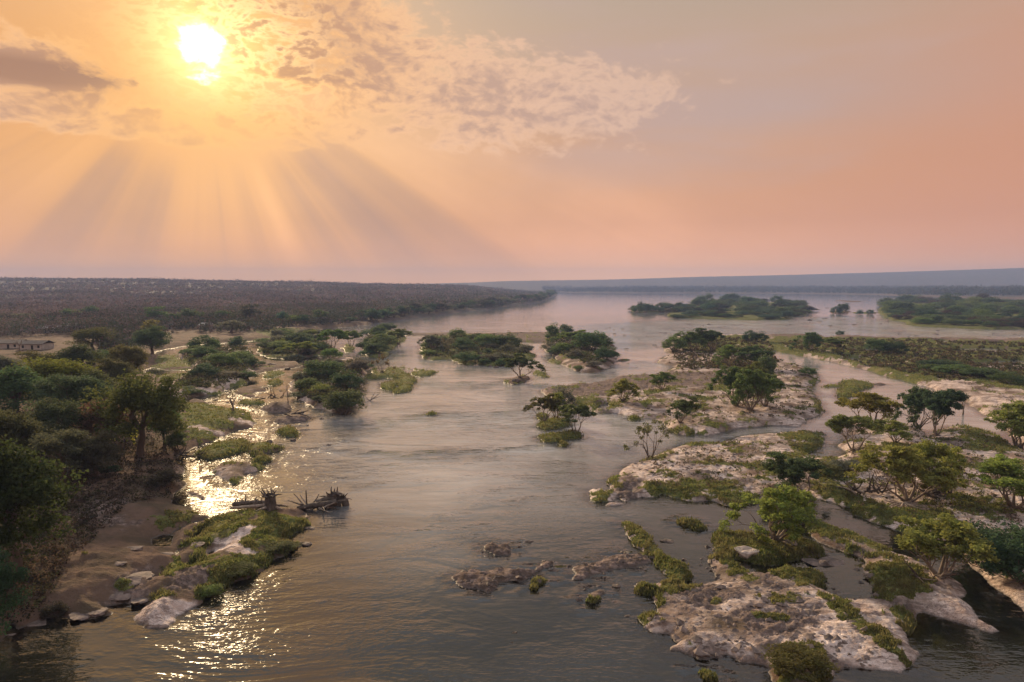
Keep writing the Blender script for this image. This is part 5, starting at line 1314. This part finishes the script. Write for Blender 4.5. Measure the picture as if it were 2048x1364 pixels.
def clumps(x0, y0, z0, rad, hgt, per, size, col, var=.25):
    n = len(x0); k = np.repeat(np.arange(n), per); m = len(k)
    d = rg.normal(size=(m, 3)); d /= np.linalg.norm(d, axis=1, keepdims=True)
    f = rg.uniform(.35, 1.0, m) ** .6
    p = np.stack([x0[k] + d[:, 0] * f * rad[k], y0[k] + d[:, 1] * f * rad[k], z0[k] + hgt[k] * (.52 + .48 * d[:, 2] * f)], 1)
    s = (size[k] * rg.uniform(.6, 1.4, m))[:, None]
    a = rg.normal(size=(m, 3)); a /= np.linalg.norm(a, axis=1, keepdims=True)
    b = np.cross(a, rg.normal(size=(m, 3))); b /= np.maximum(np.linalg.norm(b, axis=1, keepdims=True), 1e-9)
    V = np.stack([p - a * s * .6, p + a * s * .45 + b * s * .55, p + a * s * .45 - b * s * .55], 1).reshape(-1, 3)
    c = col[k] * rg.uniform(1 - var, 1 + var, (m, 1))
    return V, np.arange(m * 3).reshape(m, 3), np.repeat(c, 3, 0)

def grid_z(x, y):
    d, a = np.hypot(x, y), np.degrees(np.arctan2(x, y))
    r = np.clip(np.searchsorted(rows_D, d), 1, NR - 1); c = np.clip(np.searchsorted(cols_A, a), 1, NC - 1)
    return ZZ[I[r - 1, c - 1]], owner[I[r - 1, c - 1]], sd[I[r - 1, c - 1]], r, c

# dry woodland over the ridge behind the left bank
n = 44000
a = R(1) * rg.uniform(-40, 4, n); d = np.exp(rg.uniform(np.log(330), np.log(3400), n))
x0, y0 = d * np.sin(a), d * np.cos(a)
z0, ow, s0, _r, _c = grid_z(x0, y0)
px_ = 1024 + FPX * np.tan(a)
open_ = ((fbm(x0 / 60, y0 / 60, 3) < -.28) & (d < 560)) | ((d < 500) & (rg.random(n) < .22)) | ((px_ < 200) & (d < 470))
ok = (ow == 0) & (s0 > np.where(d > 900, 3, 8)) & ~open_ & ~((d < 455) & (px_ > 330)) & (rg.random(n) < np.clip(d / 700.0, .35, 1))
x0, y0, z0, d, s0 = x0[ok], y0[ok], z0[ok], d[ok], s0[ok]; n = len(x0)
hgt = rg.uniform(3.5, 8.5, n) * (1 + .35 * fbm(x0 / 90, y0 / 90, 2)) * np.where(rg.random(n) < .05, 1.7, 1.0); rad = hgt * rg.uniform(.42, .70, n)
pal = np.array([(.230, .175, .155), (.210, .170, .155), (.245, .185, .155), (.190, .160, .140), (.135, .140, .095), (.100, .118, .075)])
w = np.clip(1.2 - s0 / 260.0, 0, 1)                          # greener towards the water
ci_ = np.where(rg.random(n) < .14 + .6 * w, rg.integers(4, 6, n), rg.integers(0, 4, n))
far = d > 900
tone_w = np.clip(1 + .45 * fbm(x0 / 140, y0 / 140, 3), .6, 1.45)[:, None]
g1 = clumps(x0[~far], y0[~far], z0[~far], rad[~far], hgt[~far], 26, np.full((~far).sum(), .95), pal[ci_[~far]] * tone_w[~far], .1)
g2 = clumps(x0[far], y0[far], z0[far], rad[far] * 1.2, hgt[far], 11, np.full(far.sum(), 2.2), pal[ci_[far]] * tone_w[far], .06)
stuff('dry_woods', 'brown leafless woodland covering the ridge behind the left bank', join(g1, g2), mat_woods)
# trees lining the far right bank
n = 5200
px_ = rg.uniform(1085, 2120, n); a = np.arctan((px_ - 1024) / FPX)
shy = np.interp(px_, [1085, 1113, 1141, 1250, 1536, 1660, 1761, 1811, 1911, 2048, 2120], [582.6, 583.6, 585.3, 586, 586.6, 588, 589.6, 592, 595, 598, 599])
shd = np.array([ground(1024, y)[1] for y in shy])
yy = shd + 30 + rg.random(n) ** 1.5 * 1500 + np.interp(px_, [1700, 1830, 2050], [0, 60, 180])
x0, y0 = (px_ - 1024) / FPX * yy, yy
z0, ow, s0, _r, _c = grid_z(x0, y0)
z0 = np.clip(z0, .5, 14)
hgt = rg.uniform(10, 24, n); rad = hgt * rg.uniform(.4, .8, n)
pal2 = np.array([(.045, .058, .036), (.06, .066, .042), (.09, .075, .055), (.035, .048, .032)])
stuff('riverside_woods', 'dark line of trees along the distant right river bank', clumps(x0, y0, z0, rad, hgt, 16, np.full(n, 3.4), pal2[rg.integers(0, 4, n)]), mat_woods)
# low scrub on the flats and forest floor
def scrub(polys, n, seed, hlo, hhi, pal, per, size, name, label):
    r = np.random.default_rng(seed)
    xs, ys, zs = [], [], []
    for pts, share in polys:
        bx = [p[0] for p in pts]; by = [p[1] for p in pts]; k = 0
        while k < int(n * share):
            px, py = r.uniform(min(bx), max(bx)), r.uniform(min(by), max(by))
            if not inside(px, py, pts): continue
            k += 1
            x, y = ground(px, py); z = height_at(x, y)
            if z > .12: xs.append(x); ys.append(y); zs.append(z)
    xs, ys, zs = map(np.array, (xs, ys, zs)); m = len(xs)
    h = r.uniform(hlo, hhi, m); dd = np.hypot(xs, ys)
    stuff(name, label, clumps(xs, ys, zs - .1, h * r.uniform(.7, 1.5, m), h, per, size * (0.6 + dd / 400), np.array(pal)[r.integers(0, len(pal), m)]))
scrub([([(1560, 688), (1660, 680), (1840, 684), (2048, 690), (2048, 760), (1900, 770), (1760, 742), (1660, 712), (1580, 704)], .7), ([(1340, 690), (1480, 680), (1540, 690), (1560, 730), (1470, 745), (1360, 745)], .3)], 2600, 3, .4, 1.3,
      [(.075, .072, .035), (.095, .078, .050), (.06, .066, .03), (.11, .085, .065)], 12, .42, 'scrub', 'low patchy scrub over the flats of the right hand island')
scrub([([(1340, 690), (1540, 700), (1640, 760), (1640, 830), (1560, 850), (1400, 860), (1250, 815), (1300, 760)], .4), ([(1310, 920), (1500, 880), (1690, 850), (1830, 862), (2048, 905), (2048, 1100), (1830, 1070), (1640, 990), (1480, 1000), (1300, 985)], .6)], 900, 12, .25, .9,
      [(.11, .105, .055), (.13, .105, .07), (.085, .10, .045), (.15, .12, .09)], 16, .26, 'scrub', 'dry low scrub dotted over the sand of the right hand islands')
scrub([([(0, 1010), (60, 960), (150, 900), (300, 880), (350, 930), (340, 1000), (250, 1040), (160, 1130), (90, 1230), (0, 1270)], .6), ([(0, 770), (280, 790), (310, 830), (330, 880), (150, 900), (0, 960)], .4)], 2600, 4, .3, 1.1,
      [(.075, .055, .04), (.06, .055, .035), (.095, .07, .05), (.05, .055, .028)], 14, .24, 'undergrowth', 'dry brown undergrowth on the dim floor of the left bank')
scrub([([(350, 700), (500, 700), (512, 730), (480, 765), (410, 790), (350, 780), (390, 740)], .22), ([(520, 690), (600, 672), (640, 680), (670, 702), (600, 716), (530, 712)], .2), ([(590, 760), (720, 725), (720, 800), (680, 826), (610, 800)], .2), ([(1090, 690), (1130, 672), (1200, 680), (1230, 715), (1180, 740), (1120, 715)], .15),
       ([(850, 676), (1020, 674), (1060, 708), (1000, 728), (930, 724), (850, 714)], .23)], 3600, 6, .5, 1.9, [(.055, .07, .03), (.07, .075, .035), (.085, .078, .05)], 16, .38, 'scrub', 'low green scrub between the bushes of the mid river islands')

# ------------------------------------------------------------------ rocks
def rock_mesh(seed, flat=.5, sub=3):
    """an uneven boulder: a sphere pushed about, cut by a few planes"""
    r = np.random.default_rng(seed)
    nu, nv = 12, 8
    V = [(0, 0, 1)]
    for i in range(1, nv):
        t_ = math.pi * i / nv
        for k in range(nu):
            p = 2 * math.pi * k / nu
            V.append((math.sin(t_) * math.cos(p), math.sin(t_) * math.sin(p), math.cos(t_)))
    V.append((0, 0, -1)); V = np.array(V)
    for _ in range(9):
        nrm = r.normal(size=3); nrm /= np.linalg.norm(nrm)
        dpt = r.uniform(.55, .88)
        q = V @ nrm
        V = V - np.maximum(q - dpt, 0)[:, None] * nrm
    V *= (1 + .10 * r.normal(size=(len(V), 1))) * np.array([1, r.uniform(.6, .9), flat])
    F = []
    for k in range(nu):
        F.append((0, 1 + k, 1 + (k + 1) % nu, 1 + (k + 1) % nu))
        for i in range(nv - 2):
            a_, b_ = 1 + i * nu + k, 1 + i * nu + (k + 1) % nu
            F.append((a_, a_ + nu, b_ + nu, b_))
        e = 1 + (nv - 2) * nu
        F.append((e + k, len(V) - 1, e + (k + 1) % nu, e + (k + 1) % nu))
    me = bpy.data.meshes.new('rock')
    me.from_pydata([tuple(v) for v in V], [], [tuple(dict.fromkeys(f)) for f in F])
    return me
ROCKM = [rock_mesh(40 + i, .42 + .08 * (i % 3)) for i in range(6)]
SLABM = [rock_mesh(60 + i, .26) for i in range(4)]
for m_ in ROCKM: m_.materials.append(mat_stone)
for m_ in SLABM: m_.materials.append(mat_slab)
def rock(px, py, w, label, group=None, slab=False, k=0, name='rock', cat='rock', hs=1.0, lift=0.0):
    x, y = ground(px, py)
    s = w * math.hypot(y, CAM_H) / FPX / 2
    o = link(name, (SLABM if slab else ROCKM)[k % (4 if slab else 6)])
    o.location = (x, y, max(height_at(x, y), -.05) + lift * s)
    o.rotation_euler = (random.uniform(-.1, .1), random.uniform(-.1, .1), random.uniform(-.5, .5))
    o.scale = (s, s * random.uniform(.9, 1.3), s * hs)
    return tag(o, label, cat, group, 'thing')
for k, (px, py, w, lab) in enumerate([
    (20, 1268, 30, 'grey flat slab lowest on the left bank beside the dark reflection'), (62, 1250, 54, 'long grey slab tilting into the water at lower left'), (160, 1236, 44, 'layered dark slab at the waterline left of the inlet'), (196, 1230, 46, 'layered slab at the waterline, right beside the inlet'),
    (240, 1196, 70, 'broad smooth grey slab at the head of the inlet'), (270, 1176, 64, 'striped slab above the inlet'), (282, 1204, 44, 'small slab on the right lip of the inlet'), (270, 1120, 44, 'bleached shelf of rock beside the puddle'), (240, 1150, 40, 'pale slab among the dim brush, left of the striped one'),
    (330, 1120, 34, 'grey slab just below the puddle'), (395, 1102, 30, 'grey slab between the two small puddles on the grass')]):
    rock(px, py, w, lab, slab=True, k=k, name='rock_slab', hs=.6, lift=-.04)
rock(1497, 1117, 60, 'smooth white boulder beside the near many stemmed tree', k=1, hs=.8).data = ROCKM[1].copy()
wb = bpy.data.objects['rock']; wb.data.materials[0] = plain_mat('white_rock', (.34, .28, .24), (.60, .52, .46), 1.0, .9, .4)
rock(1578, 1102, 34, 'small pale boulder right of the near many stemmed tree', k=2, slab=True)
rock(1660, 1127, 60, 'low grey slab lying in the creek right of the near tree islet', slab=True, k=1, name='rock_slab')
rock(1625, 1124, 44, 'low slab in the creek directly below the near tree islet', slab=True, k=2, name='rock_slab')
rock(644, 838, 12, 'dark rock alone in the water right of the driftwood rock islet', k=0); rock(614, 851, 10, 'tiny dark rock below the driftwood rock islet', k=1)
rock(604, 825, 11, 'dark rock in the current right of the dead tree mound', k=2); rock(658, 890, 12, 'dark rock standing alone in the open golden water', k=3)
rock(538, 884, 18, 'dark rock left of the little knobbly rock in the left channel', k=4); rock(586, 881, 15, 'little knobbly rock below the grass topped rock islet', k=5)
rock(1031, 766, 20, 'dark boulder at the foot of the lone mid river tree', k=3); rock(980, 733, 12, 'dark boulder at the near edge of the broad scrubby island', k=4); rock(992, 735, 12, 'pale boulder at the near right edge of the broad scrubby island', k=5)
rock(1620, 641, 12, 'dark snag rock at the head of the far rapids', k=1); rock(1058, 1084, 22, 'flat dark rock alone above the near ledges', k=2, hs=.6)
rock(1040, 1094, 12, 'small rock with weed between the two near ledges', k=0); rock(1336, 1082, 30, 'dark rock cluster head right of the reed strip', k=3, hs=.5); rock(1108, 1141, 26, 'grey rock right of the broad near ledge', k=4, hs=.6)
rock(1232, 1172, 20, 'weedy rock in the still water below the long grey rock line', k=5, hs=.6); rock(1258, 1232, 20, 'dark rock left of the near rock island in deep water', k=0, hs=.5)
rock(1030, 1265, 12, 'small black rock in the dark water at the bottom centre', k=1); rock(1023, 1285, 8, 'black rock just below the other one in the dark bottom water', k=2)
rock(622, 1056, 26, 'dark flat rock off the grassy outer edge of the left point', k=3, hs=.5); rock(642, 1046, 12, 'small dark rock beyond the flat rock off the left point', k=4, hs=.6); rock(612, 1088, 30, 'weedy rock at the tip of the thin spit', k=5, hs=.5)
for k, (px, py, w) in enumerate([(500, 868, 16), (520, 856, 12), (470, 876, 12), (560, 888, 12), (612, 905, 8), (640, 815, 9), (590, 826, 12), (534, 850, 10), (505, 822, 12), (482, 838, 14), (455, 806, 14), (430, 800, 12), (600, 748, 18), (575, 738, 14), (618, 742, 12), (545, 733, 20), (560, 716, 14), (610, 722, 12), (640, 716, 14), (530, 776, 16), (560, 782, 12), (585, 800, 9), (600, 812, 10), (690, 718, 16), (716, 712, 12), (660, 716, 16), (480, 800, 12), (450, 945, 10), (520, 880, 9), (545, 930, 8)]):
    rock(px, py, w, 'small dark rock among the braided golden channels on the left', 'rocks in the left channels', k=k, hs=.55)
# rocks of the rapids, dark bars in the shining water
r_ = random.Random(9)
for k in range(110):
    px, py = r_.choice([(r_.uniform(1180, 1330), r_.uniform(652, 700)), (r_.uniform(1560, 1790), r_.uniform(629, 652)), (r_.uniform(1200, 1500), r_.uniform(648, 668)), (r_.uniform(1780, 2048), r_.uniform(655, 676)), (r_.uniform(740, 1100), r_.uniform(660, 674))])
    rock(px, py, r_.uniform(4, 13), 'small dark rock breaking the surface of the rapids ' + ('behind the mid river islands' if px < 1110 else 'right of the steep bushy island' if px < 1340 else 'below the large far island' if px < 1560 else 'around the tiny far tree island' if py < 653 else 'under the long far right island'), 'rocks in the far rapids', k=k, hs=.35)
# loose stones on the shallows: one mass
def stone_mass(polys, n, seed, slo, shi, name, label, mat, zlo=-.35, zhi=.5):
    r = np.random.default_rng(seed); base = np.array([v.co[:] for v in ROCKM[0].vertices])
    oct_v = np.array([(1, 0, 0), (.4, .9, 0), (-.6, .8, 0), (-1, -.1, 0), (-.3, -.9, 0), (.6, -.8, 0), (.3, .2, .55), (-.3, -.1, .6)])
    oct_f = np.array([(0, 1, 6), (1, 2, 6), (2, 7, 6), (2, 3, 7), (3, 4, 7), (4, 5, 7), (5, 6, 7), (5, 0, 6)])
    V, F, o = [], [], 0
    for pts, share in polys:
        bx = [p[0] for p in pts]; by = [p[1] for p in pts]; k = 0
        while k < int(n * share):
            px, py = r.uniform(min(bx), max(bx)), r.uniform(min(by), max(by))
            if not inside(px, py, pts): continue
            k += 1
            x, y = ground(px, py); z = height_at(x, y)
            if not (zlo < z < zhi): continue
            s = r.uniform(slo, shi) * (1 if r.random() < .8 else 1.8); t_ = r.uniform(0, 6.28)
            v = oct_v * (1 + .25 * r.normal(size=(8, 1))) * s * np.array([1, r.uniform(.6, 1), r.uniform(.5, .9)])
            v = np.stack([v[:, 0] * math.cos(t_) - v[:, 1] * math.sin(t_), v[:, 0] * math.sin(t_) + v[:, 1] * math.cos(t_), v[:, 2]], 1)
            V.append(v + [x, y, max(z, -.06) - .03]); F.append(oct_f + o); o += 8
    tag(link(name, np_mesh(name, np.concatenate(V), np.concatenate(F), mat, smooth=False)), label, kind='stuff')
stone_mass([([(900, 1075), (1110, 1070), (1300, 1100), (1290, 1140), (1220, 1215), (1150, 1200), (960, 1190), (890, 1160)], .4), ([(1340, 1060), (1430, 1075), (1440, 1165), (1390, 1140), (1350, 1110)], .22),
            ([(1190, 965), (1290, 960), (1300, 1000), (1200, 1005)], .13), ([(1580, 1105), (1740, 1110), (1760, 1220), (1690, 1220), (1640, 1150)], .25)], 900, 2, .10, .30, 'stones', 'loose dark stones strewn over the near shallows', mat_stone)
stone_mass([([(1290, 1250), (1400, 1170), (1620, 1180), (1780, 1300), (1740, 1340), (1480, 1330), (1350, 1300)], .6), ([(1250, 940), (1330, 905), (1500, 885), (1540, 940), (1460, 975), (1290, 970)], .4)], 700, 8, .10, .34, 'rubble', 'pale rock rubble on the near sandy islands', mat_slab, .15, 3)

# ------------------------------------------------------------------ driftwood
def driftwood(name, label, cat, px, py, parts, rise=0.0, pale=False):
    """parts: (part name, [(x, y, z)...] in metres beside the spot, base radius, tip radius, pale)"""
    x, y = ground(px, py)
    root = link(name, None); root.location = (x, y, max(height_at(x, y), 0.0) + rise)
    tag(root, label, cat)
    for pn, pts, r0, r1, pal in parts:
        n_ = len(pts)
        V, F = tube_geo([(pts, np.linspace(r0, r1, n_), 7 if r0 > .12 else 5)])
        link(pn, np_mesh(pn, V, F, mat_drift_pale if pal else mat_drift), root)
    return root
r2 = np.random.default_rng(77)
def spike(base, dirn, L, bend=.25, n=4):
    d = np.array(dirn, float); d /= np.linalg.norm(d); p = np.array(base, float); out = [p.copy()]
    for i in range(n):
        d = d + r2.normal(size=3) * bend; d /= np.linalg.norm(d); p = p + d * L / n; out.append(p.copy())
    return out
st = [('trunk', [(0, 0, -.3), (.05, 0, .6), (0, .05, 1.3), (.1, 0, 1.9)], .85, .62, False)]
for i in range(11):
    a_ = i * .57
    st.append(('root', spike((math.cos(a_) * .5, math.sin(a_) * .5, 1.7), (math.cos(a_), math.sin(a_), .9), r2.uniform(.7, 1.3)), .16, .03, False))
for i in range(6):
    a_ = i * 1.05
    st.append(('root', spike((math.cos(a_) * .4, math.sin(a_) * .4, .35), (math.cos(a_), math.sin(a_), -.12), r2.uniform(1.2, 2.6), .15), .22, .05, i % 2 == 0))
driftwood('stump', 'upturned grey stump with splayed roots on the grassy point', 'stump', 541, 1036, st)
driftwood('driftwood_log', 'long bleached log lying left of the upturned stump', 'log', 512, 1036, [('trunk', [(-3.2, -.2, .2), (-1.5, 0, .3), (0, .1, .35), (2, .4, .4)], .16, .30, True)] +
          [('branch', spike((-2.2 + i * .9, .2, .4), (r2.normal() * .4, .3, 1), r2.uniform(.8, 1.5)), .12, .03, False) for i in range(5)])
driftwood('driftwood_log', 'dark broken log behind the bleached one at the edge of the sun glint', 'log', 505, 1026, [('trunk', [(-2.6, .1, .3), (-1, 0, .5), (1, .1, .5), (2.6, .2, .3)], .28, .40, False)] +
          [('branch', spike((-2.4 + i * .7, .1, .5), (r2.normal() * .4, .1, 1), r2.uniform(.5, 1.5)), .13, .03, False) for i in range(6)])
driftwood('driftwood_pile', 'heap of pale crossed branches in front of the big dark root mass', 'driftwood', 636, 1020,
          [('branch', spike((r2.uniform(-2.4, 1.6), r2.uniform(-.6, .8), r2.uniform(.1, .9)), (r2.normal(), r2.normal() * .4, r2.uniform(-.35, .5)), r2.uniform(1.6, 3.4), .12), .13, .05, i % 2 == 0) for i in range(15)] +
          [('branch', spike((-1.6, .4, .4), (-.05, 0, 1), 2.2, .04), .12, .07, False), ('trunk', [(-2.8, .1, .2), (-1, .3, .5), (1.2, .4, .7), (2.4, .6, .9)], .32, .5, False)])
rm = [('root_plate', [(-.9, .5, .1), (-.3, .55, 1.0), (.4, .6, 1.45), (1.2, .6, 1.3), (1.9, .6, .5), (2.1, .5, -.2)], .62, .50, False), ('trunk', [(-1.8, -.2, .5), (-.2, .3, .9), (1.2, .8, .9)], .45, .7, False)]
for i in range(26):
    a_ = i * .25
    rm.append(('root', spike((.6 + math.cos(a_) * .9, .4, .9 + math.sin(a_) * .7), (math.cos(a_), r2.normal() * .5 - .3, math.sin(a_)), r2.uniform(.7, 1.5), .2), .18, .04, i % 5 == 0))
driftwood('upturned_stump', 'big black upturned root mass at the tip of the grassy point', 'stump', 660, 1013, rm)
driftwood('snag', 'fallen bare branch sticking out of the smooth mid river', 'branch', 741, 801, [('branch', spike((-.6, 0, -.2), (.9, 0, .6), 4.2, .12), .15, .04, False), ('branch', spike((.2, 0, .5), (.3, .2, 1), 2.2, .2), .10, .03, False), ('branch', spike((.6, 0, .6), (1, -.3, .15), 2.6, .15), .09, .03, False), ('branch', spike((-.4, 0, .0), (-.6, .2, .8), 1.6, .2), .1, .03, False)])
driftwood('driftwood_pile', 'dead branches piled on the long rock islet in the left channel', 'driftwood', 592, 838, [('branch', spike((r2.uniform(-3, 2), r2.uniform(-.5, .5), .5), (1, r2.normal() * .4, r2.uniform(-.1, .6)), r2.uniform(2, 5), .12), .16, .04, False) for i in range(8)])
driftwood('driftwood_pile', 'dead brushwood crowning the dark mound in the left channel', 'driftwood', 548, 815, [('branch', spike((r2.uniform(-3, 2), r2.uniform(-.5, .5), 1.0), (r2.normal(), r2.normal() * .4, r2.uniform(0, .9)), r2.uniform(1.5, 3.5), .15), .13, .03, False) for i in range(14)])
driftwood('driftwood_pile', 'dark brushwood tangled at the water under the biggest riverside tree', 'driftwood', 372, 912, [('branch', spike((r2.uniform(-3, 3), r2.uniform(-2, 2), .3), (r2.normal(), r2.normal() * .5, r2.uniform(-.05, .5)), r2.uniform(2, 4.5), .15), .12, .03, False) for i in range(22)])
driftwood('tree_roots', 'splayed white roots under the broad olive tree on the sand', 'roots', 1806, 1026, [('root', spike((0, 0, .5), (math.cos(a_), math.sin(a_) * .8, -.12), r2.uniform(1.6, 3.2), .10), .16, .04, True) for a_ in np.linspace(0, 6, 13)])
driftwood('driftwood_pile', 'dark tangle of roots and dead wood left of the white rooted tree', 'driftwood', 1742, 1000, [('branch', spike((r2.uniform(-3, 3), r2.uniform(-1, 1), .3), (r2.normal(), r2.normal() * .5, r2.uniform(0, .9)), r2.uniform(1.5, 3.5), .2), .17, .04, i % 6 == 0) for i in range(20)])
driftwood('driftwood_pile', 'dead wood heaped under the olive tree with grey brush at its foot', 'driftwood', 1872, 1006, [('branch', spike((r2.uniform(-2, 2), r2.uniform(-1, 1), .3), (r2.normal(), r2.normal() * .5, r2.uniform(0, .9)), r2.uniform(1.2, 3.0), .2), .15, .04, False) for i in range(18)])
driftwood('driftwood_pile', 'dead sticks under the round crowned olive tree at lower right', 'driftwood', 1868, 1172, [('branch', spike((r2.uniform(-2, 1.5), r2.uniform(-.6, .6), .3), (r2.normal(), r2.normal() * .5, r2.uniform(-.1, .6)), r2.uniform(1.0, 2.4), .2), .09, .03, i % 4 == 0) for i in range(16)])

# ------------------------------------------------------------------ tin roofed houses on the left bank
def box_geo(x0_, x1_, y0_, y1_, z0_, z1_):
    V = [(x0_, y0_, z0_), (x1_, y0_, z0_), (x1_, y1_, z0_), (x0_, y1_, z0_), (x0_, y0_, z1_), (x1_, y0_, z1_), (x1_, y1_, z1_), (x0_, y1_, z1_)]
    F = [(0, 3, 2, 1), (4, 5, 6, 7), (0, 1, 5, 4), (1, 2, 6, 5), (2, 3, 7, 6), (3, 0, 4, 7)]
    return V, F
mat_tin = plain_mat('tin_roof', (.42, .40, .38), (.66, .63, .60), .4, .35, .2)
mat_dark_roof = plain_mat('dark_roof', (.075, .065, .06), (.14, .12, .105), .4, .7, .2)
mat_wall_p = plain_mat('plaster', (.42, .37, .32), (.60, .54, .48), .5, .9, .1)
mat_hole = plain_mat('opening', (.02, .018, .016), (.035, .03, .028), 1, .6, 0)
def house(px, py, wpx, h, roofmat, label, rot=0.0, deep=7.0):
    x, y = ground(px, py); w_ = wpx * math.hypot(y, 30) / FPX
    root = link('house', None); root.location = (x, y, height_at(x, y) - .2); root.rotation_euler = (0, 0, rot)
    tag(root, label, 'house')
    V, F = box_geo(-w_ / 2, w_ / 2, 0, deep, 0, h); link('wall', np_mesh('wall', V, F, mat_wall_p, False), root)
    e = .5; rh = 1.3
    V = [(-w_ / 2 - e, -e, h - .05), (w_ / 2 + e, -e, h - .05), (w_ / 2 + e, deep / 2, h + rh), (-w_ / 2 - e, deep / 2, h + rh), (w_ / 2 + e, deep + e, h - .05), (-w_ / 2 - e, deep + e, h - .05)]
    V += [(a_, b_, c_ + .14) for a_, b_, c_ in V]
    F = [(0, 3, 2, 1), (3, 5, 4, 2), (6, 7, 8, 9), (9, 8, 10, 11), (0, 1, 7, 6), (1, 2, 8, 7), (2, 4, 10, 8), (4, 5, 11, 10), (5, 3, 9, 11), (3, 0, 6, 9)]
    link('roof', np_mesh('roof', V, F, roofmat, False), root)
    for t_ in np.linspace(-.34, .34, max(2, int(w_ / 5))):
        V, F = box_geo(t_ * w_ - .5, t_ * w_ + .5, -.03, .05, .9, 2.1); link('window', np_mesh('window', V, F, mat_hole, False), root)
    V, F = box_geo(w_ * .06 - .5, w_ * .06 + .5, -.035, .05, 0, 2.1); link('door', np_mesh('door', V, F, mat_hole, False), root)
house(90, 672, 26, 2.8, mat_tin, 'white walled house with a shining tin roof, leftmost of the bright roofs', .1)
house(112, 671, 16, 2.4, mat_tin, 'small pale shed between the two shining tin roofs', -.1)
house(132, 667, 32, 3.0, mat_tin, 'long house with a shining tin roof above the olive tree', 0)
house(158, 670, 24, 2.6, mat_tin, 'house with a low bright roof, rightmost of the bright roofs', .05)
house(14, 705, 46, 2.6, mat_dark_roof, 'long dark roofed house at the left edge of the bank', .05, 9)
house(62, 708, 46, 2.6, mat_dark_roof, 'long dark roofed house right of the one at the left edge', 0, 8)
house(4, 660, 18, 2.6, mat_tin, 'pale roof far back at the left edge', 0)
house(410, 664, 24, 2.8, mat_tin, 'lone tin shed at the foot of the ridge above the golden channel', .2)
house(338, 663, 20, 2.4, mat_dark_roof, 'low brown roofed hut left of the lone tin shed', 0)

# ------------------------------------------------------------------ dugout canoe with two people, far out
cx, cy_ = ground(1654, 616)
def hull():
    V, F = [], []
    n_ = 9
    for i in range(n_):
        t_ = -1 + 2 * i / (n_ - 1); w_ = .40 * (1 - t_ ** 4) + .02; k_ = .12 * t_ * t_
        V += [(t_ * 2.6, -w_, .38 + k_), (t_ * 2.6, -w_ * .7, .02 + k_), (t_ * 2.6, w_ * .7, .02 + k_), (t_ * 2.6, w_, .38 + k_), (t_ * 2.6, w_ * .82, .36 + k_), (t_ * 2.6, w_ * .5, .10 + k_), (t_ * 2.6, -w_ * .5, .10 + k_), (t_ * 2.6, -w_ * .82, .36 + k_)]
    for i in range(n_ - 1):
        for k in range(8):
            a_, b_ = i * 8 + k, i * 8 + (k + 1) % 8
            F.append((a_, a_ + 8, b_ + 8, b_))
    return V, F
V, F = hull()
cn = link('canoe', np_mesh('canoe', V, F, mat_drift)); cn.location = (cx, cy_, -.05)
tag(cn, 'tiny dark canoe far out in the bright river beside the large far island', 'canoe')
mat_cloth = plain_mat('dark_cloth', (.05, .045, .06), (.08, .07, .08), 3, .9, .1)
for dx, lab in ((-1.1, 'person in dark clothes sitting at the left end of the far canoe'), (1.1, 'person in dark clothes sitting at the right end of the far canoe')):
    me = bpy.data.meshes.new('person')
    vs = [(0, 0, .12), (0, 0, .35), (0, 0, .58), (0, 0, .72), (0, 0, .80), (0, 0, .95), (.20, 0, .56), (.32, .06, .34), (.42, .02, .20), (-.20, 0, .56), (-.30, .08, .34), (-.18, .22, .24), (.12, .22, .16), (.14, .60, .30), (.15, .80, .02), (-.12, .22, .16), (-.14, .60, .30), (-.15, .80, .02)]
    es = [(0, 1), (1, 2), (2, 3), (3, 4), (4, 5), (2, 6), (6, 7), (7, 8), (2, 9), (9, 10), (10, 11), (0, 12), (12, 13), (13, 14), (0, 15), (15, 16), (16, 17)]
    me.from_pydata(vs, es, []); me.materials.append(mat_cloth)
    po = link('person', me); po.location = (cx + dx, cy_, .05); po.rotation_euler = (0, 0, R(90))
    sk = po.modifiers.new('skin', 'SKIN'); sub = po.modifiers.new('sub', 'SUBSURF'); sub.levels = sub.render_levels = 1
    for v_, rr_ in zip(me.skin_vertices[0].data, [.15, .15, .16, .06, .08, .10, .06, .05, .03, .06, .05, .03, .09, .07, .05, .09, .07, .05]):
        v_.radius = (rr_, rr_ * .8)
    me.skin_vertices[0].data[0].use_root = True
    tag(po, lab, 'person', 'people in the far canoe')

# ------------------------------------------------------------------ the dusty evening air
HZ = 1.6e-4
hm = bpy.data.materials.new('haze'); hm.use_nodes = True; hm.node_tree.nodes.clear()
pv = hm.node_tree.nodes.new('ShaderNodeVolumePrincipled'); ho = hm.node_tree.nodes.new('ShaderNodeOutputMaterial')
pv.inputs['Color'].default_value = (.36, .50, .88, 1); pv.inputs['Density'].default_value = HZ; pv.inputs['Anisotropy'].default_value = 0.0
hm.node_tree.links.new(pv.outputs[0], ho.inputs['Volume'])
top = float(ZZ.max()) + 25.0
V, F = box_geo(-9500, 9500, -3500, 6900, -2.8, top)
tag(link('haze', np_mesh('haze', V, F, hm, False)), 'thin dusty blue haze filling the valley air', kind='stuff')
print('TOP', top, 'objects', len(bpy.data.objects))
